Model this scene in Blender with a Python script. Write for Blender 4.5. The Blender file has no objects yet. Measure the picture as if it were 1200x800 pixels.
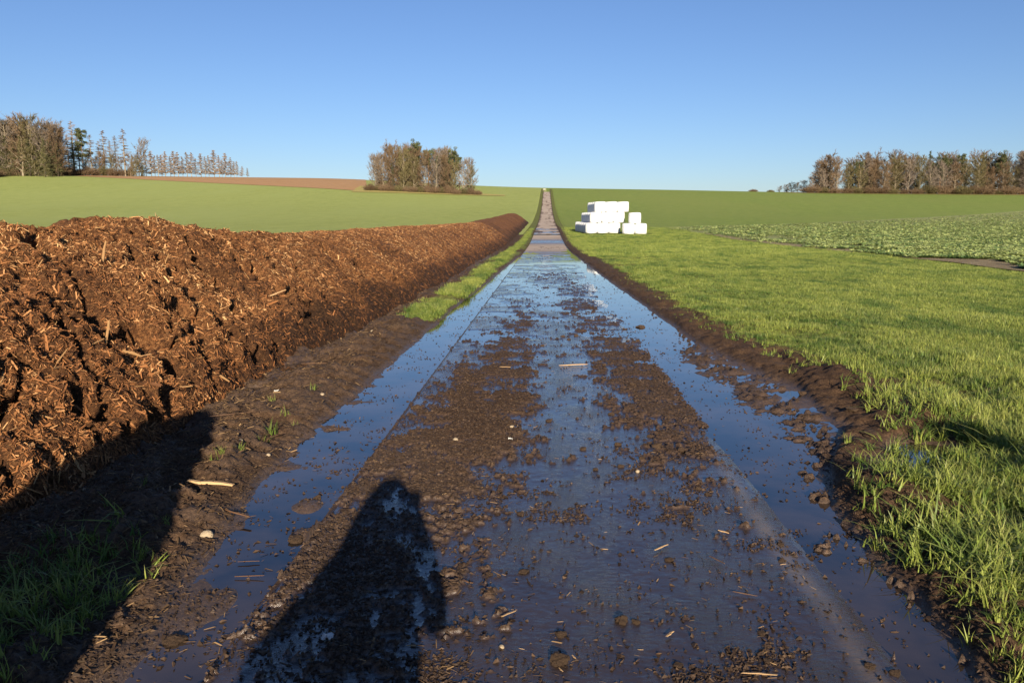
import bpy, bmesh, math, random
import numpy as np
from mathutils import Vector, Matrix

sc = bpy.context.scene
R = math.radians
# ------------------------------------------------------------------ camera
CAMH = 1.6
cam_d = bpy.data.cameras.new('camera'); cam = bpy.data.objects.new('camera', cam_d)
sc.collection.objects.link(cam); sc.camera = cam
cam.location = (0, 0, CAMH)
PITCH, YAW = 8.56, 2.46
cam.rotation_euler = (R(90 - PITCH), 0, R(YAW))
cam_d.sensor_width = 36; cam_d.lens = 27.9
cam_d.clip_start = 0.05; cam_d.clip_end = 6000
# ------------------------------------------------------------------ light
SUN_EL, SUN_AZ = 16.3, 9.5            # height; degrees right of straight behind the camera
w = bpy.data.worlds.new('World'); sc.world = w; w.use_nodes = True
nt = w.node_tree; bg = nt.nodes['Background']
sky = nt.nodes.new('ShaderNodeTexSky'); sky.sky_type = 'NISHITA'; sky.sun_disc = False
sky.sun_elevation = R(SUN_EL); sky.sun_rotation = R(180 - SUN_AZ)
sky.air_density = 1.0; sky.dust_density = 0.35; sky.ozone_density = 3.2; sky.altitude = 200
tint = nt.nodes.new('ShaderNodeMix'); tint.data_type = 'RGBA'; tint.blend_type = 'MULTIPLY'; tint.inputs[0].default_value = 1; tint.inputs[7].default_value = (.76, .82, 1.02, 1)
nt.links.new(sky.outputs[0], tint.inputs[6]); nt.links.new(tint.outputs[2], bg.inputs[0]); bg.inputs[1].default_value = 0.055
sl = bpy.data.lights.new('sun', 'SUN'); sl.energy = 5.0; sl.angle = R(0.5); sl.color = (1.0, 0.86, 0.66)
so = bpy.data.objects.new('sun', sl); sc.collection.objects.link(so)
sd = Vector((math.sin(R(SUN_AZ)) * math.cos(R(SUN_EL)), -math.cos(R(SUN_AZ)) * math.cos(R(SUN_EL)), math.sin(R(SUN_EL))))
so.rotation_euler = sd.to_track_quat('Z', 'Y').to_euler()
sc.view_settings.view_transform = 'Standard'; sc.view_settings.look = 'None'
sc.view_settings.exposure = 1.15; sc.view_settings.gamma = 1.0
sc.cycles.max_bounces = 5; sc.cycles.diffuse_bounces = 2; sc.cycles.glossy_bounces = 3
sc.cycles.transmission_bounces = 2; sc.cycles.transparent_max_bounces = 4
sc.cycles.caustics_reflective = False; sc.cycles.caustics_refractive = False

rng = np.random.default_rng(7)
random.seed(7)
# ------------------------------------------------------------------ noise
def _hash(ix, iy, seed):
    h = (ix.astype(np.int64) * 374761393 + iy.astype(np.int64) * 668265263 + seed * 974634777) & 0xffffffff
    h = ((h ^ (h >> 13)) * 1274126177) & 0xffffffff
    return ((h ^ (h >> 16)) & 0xffff) / 65535.0
def vnoise(x, y, seed=0):
    x = np.asarray(x, float); y = np.asarray(y, float)
    ix = np.floor(x); iy = np.floor(y); fx = x - ix; fy = y - iy
    fx = fx * fx * fx * (fx * (fx * 6 - 15) + 10); fy = fy * fy * fy * (fy * (fy * 6 - 15) + 10)
    a = _hash(ix, iy, seed); b = _hash(ix + 1, iy, seed); c = _hash(ix, iy + 1, seed); d = _hash(ix + 1, iy + 1, seed)
    return (a + (b - a) * fx) * (1 - fy) + (c + (d - c) * fx) * fy
def fbm(x, y, f, octv=4, seed=0, gain=0.5):
    s = 0; a = 1; t = 0; x = np.asarray(x, float) * f; y = np.asarray(y, float) * f
    for o in range(octv):
        s = s + a * vnoise(x + 17.3 * o, y - 9.1 * o, seed + o); t += a; a *= gain
        x, y = (x * 0.8 - y * 0.6) * 2.03, (x * 0.6 + y * 0.8) * 2.03
    return s / t
def upow(a, b, p, n):
    return rng.uniform(b ** p, a ** p, n) ** (1 / p)
def sstep(a, b, x):
    t = np.clip((np.asarray(x, float) - a) / (b - a), 0, 1); return t * t * (3 - 2 * t)
def gauss(x, y, cx, cy, sx, sy):
    return np.exp(-((x - cx) / sx) ** 2 - ((y - cy) / sy) ** 2)
# ------------------------------------------------------------------ terrain
_py = np.array([-200, 50, 73, 93, 112, 136, 187, 218, 250, 305, 345, 385, 430, 500, 700, 1200, 4000.])
_pz = np.array([0, 0, .30, .62, 1.02, 1.6, 3.75, 5.6, 7.9, 12.2, 15.2, 17.3, 18.4, 18.0, 9, -10, -10.])
_ty = np.arange(-200, 4000, 1.0); _tz = np.interp(_ty, _py, _pz)
_ker = np.exp(-(np.arange(-30, 31) / 11.0) ** 2); _ker /= _ker.sum()
_tzs = np.convolve(np.pad(_tz, 30, mode='edge'), _ker, mode='valid')
_tzs = np.where(_ty < 56, 0, _tzs * sstep(50, 75, _ty))
_sp = np.array([-300, 0, 120, 200, 300, 430, 500, 560, 640, 800, 900, 1000, 1200, 1500.])
_se = np.array([57, 57, 55, 53, 52, 50, 45, 41.5, 39, 36.5, 34, 32.5, 31, 30.])
_kx = np.tan(np.arctan((_sp - 600) / 930.) - R(YAW)); _kv = (1.6 + _se * .409) / 17.3
_kxx = np.linspace(-1.3, 1.3, 521); _kvv = np.interp(_kxx, _kx, _kv)
_kvv = np.convolve(np.pad(_kvv, 15, mode='edge'), np.ones(31) / 31, mode='valid')
def terrain(x, y):
    x = np.asarray(x, float); y = np.asarray(y, float)
    return np.interp(y, _ty, _tzs) * np.interp(x / np.maximum(y, 20), _kxx, _kvv)
# the track: concrete from LE to RE, water beside it, mud banks
LE, RE, ZW = -1.2, 1.3, -0.012
def wl_of(y): return np.interp(y, [0, 2.7, 3.4, 5.7, 8.75, 14.9, 22, 33, 42], [.3, .32, .43, .62, .56, .52, .34, .14, -.1])
def wr_of(y): return np.interp(y, [0, 2.8, 3.4, 4.4, 5.2, 6.2, 7.8, 8.9, 10.6, 15, 25, 40, 55], [.2, .24, .28, .36,   .58, 1.05, 1.15, .95, .72, .62, .36, .06, -.15])
def xg_of(y): return np.interp(y, [0, 2.8, 4.4, 6, 7.8, 9, 10.6, 15, 21, 37, 60, 120], [1.75, 1.8, 2.0, 2.75, 3.1, 2.85, 2.5, 2.25, 2.15, 1.95, 1.75, 1.7])
def heap_toe(y): return -3.2 - .12 * (fbm(y, 0 * y, .35, 3, 5) - .5) * 2
def mud_cover(x, y):
    d = .95 * gauss(x, y, -.62, 6.6, .55, 3.4) + .55 * gauss(x, y, -.45, 12, .35, 4) + .6 * gauss(x, y, .95, 8.0, .42, 3.5)
    d += .55 * gauss(x, y, .8, 14, .5, 6) + .6 * gauss(x, y, 1.15, 7.4, .25, 2) + .5 * gauss(x, y, -1.0, 3.0, .45, 2.2) + .3 * gauss(x, y, .2, 19, .9, 7)
    d += .40 * gauss(x, y, .1, 24, 1.1, 3) + .5 * gauss(x, y, 0, 36, 1.3, 4) + .5 * gauss(x, y, .1, 50, 1.4, 5) + .14 + .07 * sstep(3, 5, y) * (1 - sstep(16, 22, y))
    d += .30 * gauss(x, y, .25, 2.7, .5, .4) + .3 * gauss(x, y, -1.15, 4.6, .3, 1.6) - .12 * sstep(5.5, 3.5, y) * sstep(-.3, .2, x)
    return d
def local(x, y):
    """height of the track, its puddles and banks above the terrain, plus masks"""
    x = np.asarray(x, float); y = np.asarray(y, float)
    f1 = fbm(x, y, 1.3, 4, 11); f2 = fbm(x, y, 6, 4, 21); f3 = fbm(x, y, 24, 3, 31); f4 = fbm(x, y, 60, 2, 35)
    edge = .10 * (f1 - .5) + .06 * (f2 - .5)
    # left side
    s = LE - x; wl = wl_of(y) + edge * 1.3; q = s - wl
    zl = np.interp(q, [-.7, -.15, 0, .10, .3, .6, .9, 1.2, 1.9, 3], [-.045, -.035, ZW, .045, .085, .095, .055, .005, .0, .02])
    zl = np.where(s < .02, np.interp(s, [0, .02], [0, -.02]), zl)
    rough_l = sstep(-.08, .35, q)
    zl = zl - .055 * np.exp(-((x + 2.78 + .15 * (f1 - .5)) / .16) ** 2) * sstep(5.5, 7.5, y) * (1 - sstep(15, 20, y)) * sstep(.40, .55, fbm(x, y, .9, 2, 14))
    zl = zl + rough_l * ((f1 - .5) * .16 + (f2 - .5) * .13 + (f3 - .5) * .055 + (f4 - .5) * .012) + (1 - rough_l) * (f2 - .5) * .02 * sstep(.05, .2, s)
    # right side
    s2 = x - RE; wr = wr_of(y) + edge * 1.8; q2 = s2 - wr
    zr = np.interp(q2, [-1.2, -.2, 0, .05, .16, .4, .8, 1.4, 4], [-.04, -.03, ZW, .03, .055, .06, .05, .055, .06])
    zr = np.where(s2 < .02, np.interp(s2, [0, .02], [-.012, -.022]), zr)
    rough_r = sstep(-.06, .12, q2)
    zr = zr + rough_r * ((f1 - .5) * .12 + (f2 - .5) * .08 + (f3 - .5) * .035 + (f4 - .5) * .012) + (1 - rough_r) * (f2 - .5) * .018 * sstep(.1, .3, s2)
    # churned mud standing in the right puddle and heaps by the wet corner
    ch = gauss(x, y, 2.0, 7.6, .33, 1.2) + .9 * gauss(x, y, 1.85, 9.4, .25, .8)
    zr += ch * (.045 * (f2 * 1.7 - .3) + .05 * (f3 - .4))
    zr += .13 * gauss(x, y, 3.15, 6.3, .35, .35) + .12 * gauss(x, y, 2.95, 7.9, .25, .5) + .06 * gauss(x, y, 1.95, 4.4, .2, .5)
    zr += -.10 * gauss(x, y, 2.75, 5.5, .3, .3) - .08 * gauss(x, y, 2.35, 5.0, .16, .4)
    # clods on the left shore
    zl += .05 * gauss(x, y, -1.25, 3.9, .09, .12) + .05 * gauss(x, y, -1.35, 4.3, .1, .16) + .03 * gauss(x, y, -1.4, 3.1, .14, .3)
    zl += ((f2 - .42) * .10) * gauss(x, y, -1.75, 6.2, .3, 1.6)
    # road
    zc = -.004 + .006 * (f1 - .5) + .0025 * (f3 - .5) + .0015 * (f4 - .5)
    groove = np.exp(-((np.mod(y - 14.7 + 2.5, 5.0) - 2.5) / .012) ** 2) * sstep(12, 14, y) + np.exp(-((x - LE) / .012) ** 2)
    zc = zc - .012 * np.clip(groove, 0, 1)
    zc = zc + .004 * np.exp(-((x - (RE - .12)) / .10) ** 2) - .010 * sstep(RE - .05, RE, x)
    zc = zc - .015 * sstep(.85, 1.3, x + .7 * (f1 - .5)) * sstep(4.6, 6.5, y) - .016 * sstep(.50, .62, f1) * sstep(8, 12, y) * (1 - sstep(38, 48, y))
    cov = mud_cover(x, y)
    pn = fbm(x, y * .8, 5.5, 4, 41, .62); pn2 = fbm(x, y, 26, 3, 47, .6)
    m = sstep(0, .10, pn * .62 + pn2 * .38 - (.80 - .38 * np.clip(cov, 0, 1.1)))
    zm = m * (.006 + .014 * np.clip(f3 - .3, 0, 1) + .010 * f4 + .016 * np.clip(f2 - .45, 0, 1) + .010 * (pn2 - .4))
    zroad = zc + zm
    # smooth spilling of mud over the concrete's sides
    z = np.where(x < LE, zl, np.where(x > RE, zr, zroad))
    mud = np.where(x < LE, 1.0, np.where(x > RE, 1.0, m))
    float_m = sstep(0, .05, pn * .45 + pn2 * .55 - .67 + .16 * gauss(x, y, 1.8, 7.6, .5, 2.2))           # bits lying in the side puddles
    inp = np.where((x < LE) & (q < 0) | (x > RE) & (q2 < 0), 1.0, 0.0)
    z = z + inp * float_m * np.clip(.75 + .5 * (pn - .5), 0, 1) * .042 * sstep(-.9, -.0, np.where(x < LE, -.25 - s * 1.2, q2 * .8))
    far = sstep(48, 66, y)
    z = z * (1 - far) + far * np.where((x > LE) & (x < RE), .0, .03 + .03 * (f1 - .3))
    rut = np.zeros_like(z)
    return z, mud, q, q2, f1, f2, f3
def ground_z(x, y):
    return terrain(x, y) + local(x, y)[0]

# ------------------------------------------------------------------ helpers
C = sc.collection
def tag(o, label=None, cat=None, group=None, kind=None):
    if label: o['label'] = label
    if cat: o['category'] = cat
    if group: o['group'] = group
    if kind: o['kind'] = kind
    return o
def mesh_np(name, verts, faces, mat=None, attrs=None, smooth=True, parent=None, link=True):
    """faces: (n,3) or (n,4) int array"""
    verts = np.asarray(verts, np.float32); faces = np.asarray(faces, np.int32); k = faces.shape[1]
    me = bpy.data.meshes.new(name)
    me.vertices.add(len(verts)); me.vertices.foreach_set('co', verts.ravel())
    me.loops.add(faces.size); me.loops.foreach_set('vertex_index', faces.ravel())
    me.polygons.add(len(faces))
    me.polygons.foreach_set('loop_start', np.arange(0, faces.size, k, dtype=np.int32))
    try: me.polygons.foreach_set('loop_total', np.full(len(faces), k, dtype=np.int32))
    except Exception: pass
    me.polygons.foreach_set('use_smooth', np.full(len(faces), smooth))
    me.update(calc_edges=True)
    for n, v in (attrs or {}).items():
        a = me.attributes.new(n, 'FLOAT', 'POINT'); a.data.foreach_set('value', np.asarray(v, np.float32).ravel())
    if mat: me.materials.append(mat)
    o = bpy.data.objects.new(name, me)
    if link: C.objects.link(o)
    if parent: o.parent = parent
    return o
def mesh_py(name, verts, faces, mat=None, parent=None, smooth=False, link=True):
    me = bpy.data.meshes.new(name); me.from_pydata([tuple(v) for v in verts], [], faces)
    if smooth:
        for p in me.polygons: p.use_smooth = True
    if mat: me.materials.append(mat)
    o = bpy.data.objects.new(name, me)
    if link: C.objects.link(o)
    if parent: o.parent = parent
    return o
def empty(name, loc=(0, 0, 0), rz=0):
    o = bpy.data.objects.new(name, None); o.location = loc; o.rotation_euler = (0, 0, rz); o.empty_display_size = .2
    C.objects.link(o); return o
def grid_faces(nr, nc):
    i = np.arange(nr - 1)[:, None] * nc + np.arange(nc - 1)[None, :]
    return np.stack([i, i + 1, i + nc + 1, i + nc], -1).reshape(-1, 4)
def pix(px, py, z=0.0):
    """the point at height z seen at this place of the photograph"""
    M = cam.rotation_euler.to_matrix(); d = M @ Vector(((px - 600) / 930., (400 - py) / 930., -1))
    t = (z - CAMH) / d.z
    return d.x * t, d.y * t
def split(name, V, F, keep, mat, attrs, kind='structure'):
    F = F[keep]; used = np.zeros(len(V), bool); used[F.ravel()] = True
    idx = np.cumsum(used) - 1
    return tag(mesh_np(name, V[used], idx[F], mat, {k: v[used] for k, v in attrs.items()}), kind=kind)

# ------------------------------------------------------------------ materials
class NT:
    def __init__(s, name):
        s.m = bpy.data.materials.new(name); s.m.use_nodes = True; s.t = s.m.node_tree
        s.b = s.t.nodes['Principled BSDF']; s.out = s.t.nodes['Material Output']
    def n(s, typ, **kw):
        nd = s.t.nodes.new(typ)
        for k, v in kw.items():
            if k in nd.inputs.keys() if isinstance(k, str) else False: nd.inputs[k].default_value = v
            else: setattr(nd, k, v)
        return nd
    def l(s, a, b): s.t.links.new(a, b)
    def set(s, sock, v):
        if isinstance(v, bpy.types.NodeSocket): s.l(v, sock)
        else: sock.default_value = v
    def coord(s, scale=None, kind='Object'):
        tc = s.n('ShaderNodeTexCoord').outputs[kind]
        if scale is None: return tc
        mp = s.n('ShaderNodeMapping'); mp.inputs['Scale'].default_value = scale; s.l(tc, mp.inputs[0]); return mp.outputs[0]
    def noise(s, scale, detail=4, rough=.6, vec=None, dist=0):
        nd = s.n('ShaderNodeTexNoise'); nd.inputs['Scale'].default_value = scale; nd.inputs['Detail'].default_value = detail
        nd.inputs['Roughness'].default_value = rough; nd.inputs['Distortion'].default_value = dist
        s.l(vec if vec is not None else s.coord(), nd.inputs['Vector']); return nd.outputs['Fac']
    def ramp(s, fac, stops, interp='LINEAR'):
        nd = s.n('ShaderNodeValToRGB'); cr = nd.color_ramp; cr.interpolation = interp
        while len(cr.elements) < len(stops): cr.elements.new(.5)
        for e, (p, c) in zip(cr.elements, stops):
            e.position = p; e.color = tuple(c) + (1,) if len(c) == 3 else c
        s.l(fac, nd.inputs[0]); return nd.outputs[0]
    def mix(s, fac, a, b, mode='MIX'):
        nd = s.n('ShaderNodeMix'); nd.data_type = 'RGBA'; nd.blend_type = mode
        s.set(nd.inputs[0], fac)
        for sock, v in ((nd.inputs[6], a), (nd.inputs[7], b)):
            if isinstance(v, tuple): sock.default_value = v + (1,) if len(v) == 3 else v
            else: s.l(v, sock)
        return nd.outputs[2]
    def math(s, op, a, b=0.0, c=None, clamp=False):
        nd = s.n('ShaderNodeMath'); nd.operation = op; nd.use_clamp = clamp
        s.set(nd.inputs[0], a); s.set(nd.inputs[1], b)
        if c is not None: s.set(nd.inputs[2], c)
        return nd.outputs[0]
    def attr(s, name, out='Fac'):
        nd = s.n('ShaderNodeAttribute'); nd.attribute_name = name; return nd.outputs[out]
    def bump(s, h, strength=.5, dist=.02):
        nd = s.n('ShaderNodeBump'); nd.inputs['Strength'].default_value = strength; nd.inputs['Distance'].default_value = dist
        s.l(h, nd.inputs['Height']); s.l(nd.outputs[0], s.b.inputs['Normal']); return nd
    def rnd(s):
        return s.n('ShaderNodeObjectInfo').outputs['Random']
    def base(s, v, rough=.7, spec=.3):
        s.set(s.b.inputs['Base Color'], v if not isinstance(v, tuple) else v + (1,))
        s.set(s.b.inputs['Roughness'], rough); s.set(s.b.inputs['Specular IOR Level'], spec); return s

def m_track():
    s = NT('wet_muddy_track')
    mud = s.attr('mud'); wet = s.attr('wet'); green = s.attr('green'); dry = s.attr('dry')  # dry: dry far concrete, also the wet sheen painted on the right rim
    n1 = s.noise(9, 6, .7); n2 = s.noise(60, 5, .75); n3 = s.noise(230, 3, .7)
    concrete = s.mix(s.noise(2.5, 6, .75), (.014, .010, .009), (.060, .040, .030))
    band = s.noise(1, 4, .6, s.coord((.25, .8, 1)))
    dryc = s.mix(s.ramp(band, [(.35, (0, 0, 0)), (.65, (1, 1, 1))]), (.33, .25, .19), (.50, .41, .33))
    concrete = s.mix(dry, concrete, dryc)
    mc = s.ramp(n2, [(.28, (.018, .010, .006)), (.48, (.058, .033, .019)), (.62, (.125, .074, .040)), (.80, (.24, .15, .08))])
    mc = s.mix(s.math('MULTIPLY', n1, .55), mc, (.075, .046, .030))
    straw = s.ramp(s.noise(1, 3, .7, s.coord((70, 160, 40))), [(.66, (0, 0, 0)), (.74, (1, 1, 1))])
    mc = s.mix(s.math('MULTIPLY', straw, .45), mc, (.26, .17, .08))
    gc = s.ramp(n2, [(.3, (.05, .05, .015)), (.7, (.20, .22, .05))])
    col = s.mix(mud, concrete, mc); col = s.mix(green, col, gc)
    s.base(col)
    film = s.ramp(s.noise(3.2, 5, .6, s.coord((1, .55, 1))), [(.42, (1, 1, 1)), (.66, (0, 0, 0))])
    rr_c = s.math('MULTIPLY_ADD', film, -.15, .20)
    rip = s.noise(1, 5, .72, s.coord((22, 48, 30)), .8)
    rr_m = s.math('MULTIPLY_ADD', wet, -.35, .88)
    r = s.mix(mud, rr_c, rr_m)
    r = s.mix(dry, r, (.8, .8, .8)); s.l(r, s.b.inputs['Roughness'])
    s.set(s.b.inputs['Specular IOR Level'], s.math('MULTIPLY_ADD', s.math('MAXIMUM', s.math('MULTIPLY', mud, s.math('SUBTRACT', 1.0, wet)), dry), -.65, .75))
    h = s.math('ADD', s.math('MULTIPLY', n2, .6), s.math('MULTIPLY', n3, .35))
    hm = s.math('MULTIPLY', h, s.math('MULTIPLY_ADD', mud, .95, .05))
    hm = s.math('ADD', hm, s.math('MULTIPLY', rip, s.math('MULTIPLY_ADD', film, -.36, .44)))
    b = s.bump(hm, .8, .017)
    return s.m
def m_water():
    s = NT('puddle_water')
    n = s.noise(1.3, 4, .6)
    n = s.ramp(n, [(.38, (0, 0, 0)), (.66, (1, 1, 1))])
    s.base(s.mix(n, (.006, .006, .007), (.060, .040, .026)), .015, .5)
    s.b.inputs['IOR'].default_value = 1.75
    s.bump(s.noise(14, 2, .5), .04, .004)
    return s.m
def m_heap():
    s = NT('rotting_wood_chips')
    n1 = s.noise(1.6, 4, .65); n2 = s.noise(28, 5, .75); n3 = s.noise(1, 3, .7, s.coord((60, 25, 90)), 1.0)
    c = s.ramp(n2, [(.30, (.024, .010, .006)), (.44, (.11, .044, .018)), (.57, (.29, .125, .045)), (.74, (.52, .27, .115))])
    c = s.mix(s.ramp(n3, [(.55, (0, 0, 0)), (.72, (1, 1, 1))]), c, (.40, .21, .085))
    c = s.mix(s.ramp(n1, [(.45, (0, 0, 0)), (.75, (.4, .4, .4))]), c, (.06, .028, .014))
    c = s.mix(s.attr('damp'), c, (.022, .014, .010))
    s.base(c, .85, .15)
    s.bump(s.math('ADD', n2, n3), 1.0, .05)
    return s.m
def m_chip(name, lo, mid, hi, rough=.8):
    s = NT(name)
    f = s.attr('tone')
    c = s.ramp(f, [(0, lo), (.5, mid), (1, hi)])
    c = s.mix(s.math('MULTIPLY', s.noise(90, 3, .7), .5), c, tuple(v * .5 for v in lo))
    s.base(c, rough, .2); return s.m
def s_pos(s, sc_):
    mp = s.n('ShaderNodeMapping'); mp.inputs['Scale'].default_value = sc_; s.l(s.n('ShaderNodeNewGeometry').outputs['Position'], mp.inputs[0]); return mp.outputs[0]
def m_leaf(name, c0, c1, trans=.35, rough=.55, objrnd=True, dryc=None):
    s = NT(name)
    oi = s.rnd() if objrnd else s.noise(3, 3)
    big = s.noise(.35, 4, .6, s.n('ShaderNodeNewGeometry').outputs['Position'])
    f = s.math('ADD', s.math('MULTIPLY', oi, .55), s.math('MULTIPLY', s.ramp(big, [(.35, (0, 0, 0)), (.65, (1, 1, 1))]), .45))
    c = s.mix(f, c0, c1)
    pt = s.noise(1, 4, .7, s_pos(s, (.9, .45, 1)))
    c = s.mix(s.ramp(pt, [(.50, (0, 0, 0)), (.62, (.85, .85, .85))]), c, (c0[0] * .55, c0[1] * .75, c0[2] * .8))
    if dryc is not None:
        tip = s.ramp(s.attr('tip'), [(.45, (0, 0, 0)), (1.0, (.6, .6, .6))])
        c = s.mix(s.math('MULTIPLY', tip, oi), c, dryc)
    s.base(c, rough, .25)
    tr = s.n('ShaderNodeBsdfTranslucent'); s.l(c, tr.inputs[0])
    mx = s.n('ShaderNodeMixShader'); mx.inputs[0].default_value = trans
    s.l(s.b.outputs[0], mx.inputs[1]); s.l(tr.outputs[0], mx.inputs[2]); s.l(mx.outputs[0], s.out.inputs[0])
    return s.m
def m_field(name, stops, scale=.9, rowdir=None, patch=None, bump=.9):
    s = NT(name)
    n1 = s.noise(scale, 6, .75, s.coord((1, .45, 1))); n2 = s.noise(scale * 9, 5, .8); n0 = s.noise(.035, 4, .6, s.coord((1, .35, 1)))
    f = s.math('ADD', s.math('MULTIPLY', n1, .45), s.math('MULTIPLY', n2, .55))
    c = s.ramp(f, stops)
    if patch: c = s.mix(s.ramp(n0, [(.38, (0, 0, 0)), (.68, (1, 1, 1))]), c, s.mix(f, patch[0], patch[1]))
    if rowdir:
        wv = s.n('ShaderNodeTexWave'); wv.inputs['Scale'].default_value = rowdir[0]; wv.inputs['Distortion'].default_value = 1.2
        wv.inputs['Detail'].default_value = 2; wv.bands_direction = rowdir[1]; s.l(s.coord(), wv.inputs[0])
        c = s.mix(s.math('MULTIPLY', wv.outputs['Fac'], rowdir[2]), c, rowdir[3])
    s.base(c, .9, .1)
    s.bump(f, bump, .14)
    return s.m
def m_simple(name, c0, c1, scale=8, rough=.8, spec=.2, bump=.4, bd=.01, vec=None):
    s = NT(name); n = s.noise(scale, 5, .7, s.coord(vec) if vec else None)
    s.base(s.mix(n, c0, c1), rough, spec)
    if bump: s.bump(n, bump, bd)
    return s.m
def m_bark(name, c0, c1):
    s = NT(name); n = s.noise(6, 4, .7, s.coord((1, 1, .3)))
    s.base(s.mix(s.math('ADD', s.math('MULTIPLY', n, .6), s.math('MULTIPLY', s.rnd(), .4)), c0, c1), .9, .1); return s.m
M = {}
M['track'] = m_track(); M['water'] = m_water(); M['heap'] = m_heap()
M['chip'] = m_chip('wood_chip', (.035, .014, .007), (.35, .145, .05), (.78, .48, .22))
M['straw'] = m_chip('muddy_straw', (.035, .020, .012), (.13, .08, .04), (.42, .27, .13), .7)
M['crumb'] = m_chip('mud_crumb', (.020, .012, .008), (.055, .034, .022), (.12, .075, .045), .7)
M['grass'] = m_leaf('grass_blade', (.10, .16, .028), (.34, .375, .078), .3, .45, True, (.42, .36, .16))
M['grassdark'] = m_leaf('grass_blade_dark', (.06, .12, .022), (.18, .24, .05), .4, .45, True, (.35, .30, .14))
M['rape'] = m_leaf('rape_leaf', (.20, .27, .08), (.48, .52, .20), .3, .5)
M['base'] = m_field('winter_wheat_ground', [(.34, (.10, .14, .03)), (.48, (.17, .225, .048)), (.62, (.24, .29, .07))], .6, None, ((.13, .19, .04), (.26, .28, .075)))
M['lawn'] = m_field('grass_ground', [(.32, (.045, .045, .014)), (.5, (.12, .145, .03)), (.68, (.24, .26, .06))], 2.0, None, ((.05, .07, .018), (.16, .20, .045)))
M['left'] = m_field('young_wheat_ground', [(.32, (.17, .20, .05)), (.5, (.28, .32, .09)), (.68, (.36, .38, .13))], .5, None, ((.22, .29, .085), (.36, .37, .12)))
M['plough'] = m_field('bare_brown_ground', [(.3, (.30, .175, .085)), (.55, (.39, .235, .12)), (.75, (.46, .30, .16))], .5)
M['rapesoil'] = m_field('rape_field_soil', [(.3, (.12, .12, .05)), (.5, (.24, .26, .10)), (.7, (.42, .42, .20))], 1.2)
M['soil'] = m_field('bare_soil', [(.34, (.12, .09, .05)), (.5, (.26, .20, .12)), (.66, (.38, .32, .19))], 1.6)
M['drygrass'] = m_field('dry_grass_ground', [(.3, (.26, .22, .08)), (.55, (.38, .32, .11)), (.75, (.5, .41, .17))], 1.0)
M['twig_brown'] = m_bark('brown_twigs', (.075, .05, .03), (.19, .13, .08))
M['twig_olive'] = m_bark('olive_twigs', (.065, .055, .026), (.155, .13, .062))
M['twig_grey'] = m_bark('grey_twigs', (.10, .08, .065), (.23, .185, .15))
M['twig_orange'] = m_bark('orange_larch_twigs', (.14, .095, .06), (.27, .19, .13))
M['bark'] = m_bark('grey_bark', (.14, .115, .08), (.34, .28, .20))
M['barkdark'] = m_bark('dark_bark', (.03, .025, .018), (.07, .055, .04))
M['barkpine'] = m_bark('pine_bark', (.16, .085, .045), (.28, .16, .085))
M['needle'] = m_leaf('pine_needles', (.05, .06, .025), (.14, .145, .06), .15, .6)
M['ivy'] = m_leaf('dull_evergreen_leaves', (.05, .055, .022), (.16, .14, .06), .12, .6)
M['bale'] = m_simple('white_stretch_film', (.62, .64, .64), (.76, .77, .76), 5, .35, .4, .5, .05, (1, 1, 6))
M['stone'] = m_simple('pale_stone', (.22, .17, .11), (.40, .32, .22), 20, .8, .2, .4, .005)
M['white'] = m_simple('white_scrap', (.4, .4, .38), (.6, .6, .57), 20, .6, .3, .2, .003)
M['clod'] = m_simple('mud_clod', (.035, .022, .014), (.13, .082, .05), 45, .8, .2, 1.0, .012)
M['wood'] = m_simple('split_pale_wood', (.34, .20, .09), (.62, .42, .22), 30, .75, .2, .6, .006, (1, 8, 8))
M['wooddark'] = m_simple('wet_bark', (.05, .026, .014), (.18, .09, .04), 30, .6, .4, .7, .006, (1, 8, 8))

# ------------------------------------------------------------------ near ground, fine mesh
NR, NCc = 820, 640
qy = np.linspace(2.0 ** -.6, 76.0 ** -.6, NR); ys = qy ** (-1 / .6)
t = np.linspace(0, 1, NCc)
xL = np.maximum(-4.2, -.78 * ys - .7); xR = np.minimum(4.8, .72 * ys + .7)
N1, N2 = 180, 500                                      # columns of vertices that run along both concrete edges
X = np.concatenate([xL[:, None] + (LE - xL)[:, None] * np.linspace(0, 1, N1)[None, :],
                    LE + (RE - LE) * np.linspace(0, 1, N2 - N1 + 1)[None, 1:] * np.ones((NR, 1)),
                    RE + (xR - RE)[:, None] * np.linspace(0, 1, NCc - N2 + 1)[None, 1:]], 1)
Y = np.repeat(ys[:, None], NCc, 1)
zloc, mud, q, q2, f1, f2, f3 = local(X, Y)
Z = terrain(X, Y) + zloc
wet = np.clip(1 - sstep(.0, .05, zloc - ZW + .0), 0, 1)
wet = np.where((X > LE) & (X < RE), .55 + .45 * (fbm(X, Y, .9, 3, 77) - .5) * 2 - .6 * gauss(X, Y, -.6, 6.5, .5, 3.5), wet)
wet = np.clip(wet * np.where((X > LE) & (X < RE), 1 - .6 * mud * sstep(4, 6, Y), 1) + .5 * gauss(X, Y, -1.0, 3.2, .7, 1.6) * (f1 > .35) + .35 * (X < LE) * (f2 > .5) + .55 * gauss(X, Y, -3.0, 9, .35, 3) * (f1 > .45), 0, 1) * (1 - sstep(30, 50, Y))
gr = sstep(.1, 1.0, X - xg_of(Y) + 1.4 * (f2 - .5)) * .9 * (.3 + .7 * sstep(6, 12, Y))
gl = sstep(.08, .2, q) * (1 - sstep(.4, .6, q)) * sstep(11, 15, Y) * sstep(.42, .5, fbm(X, Y, .55, 2, 91) + .1)
green = np.where(X > 0, gr, gl)
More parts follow.
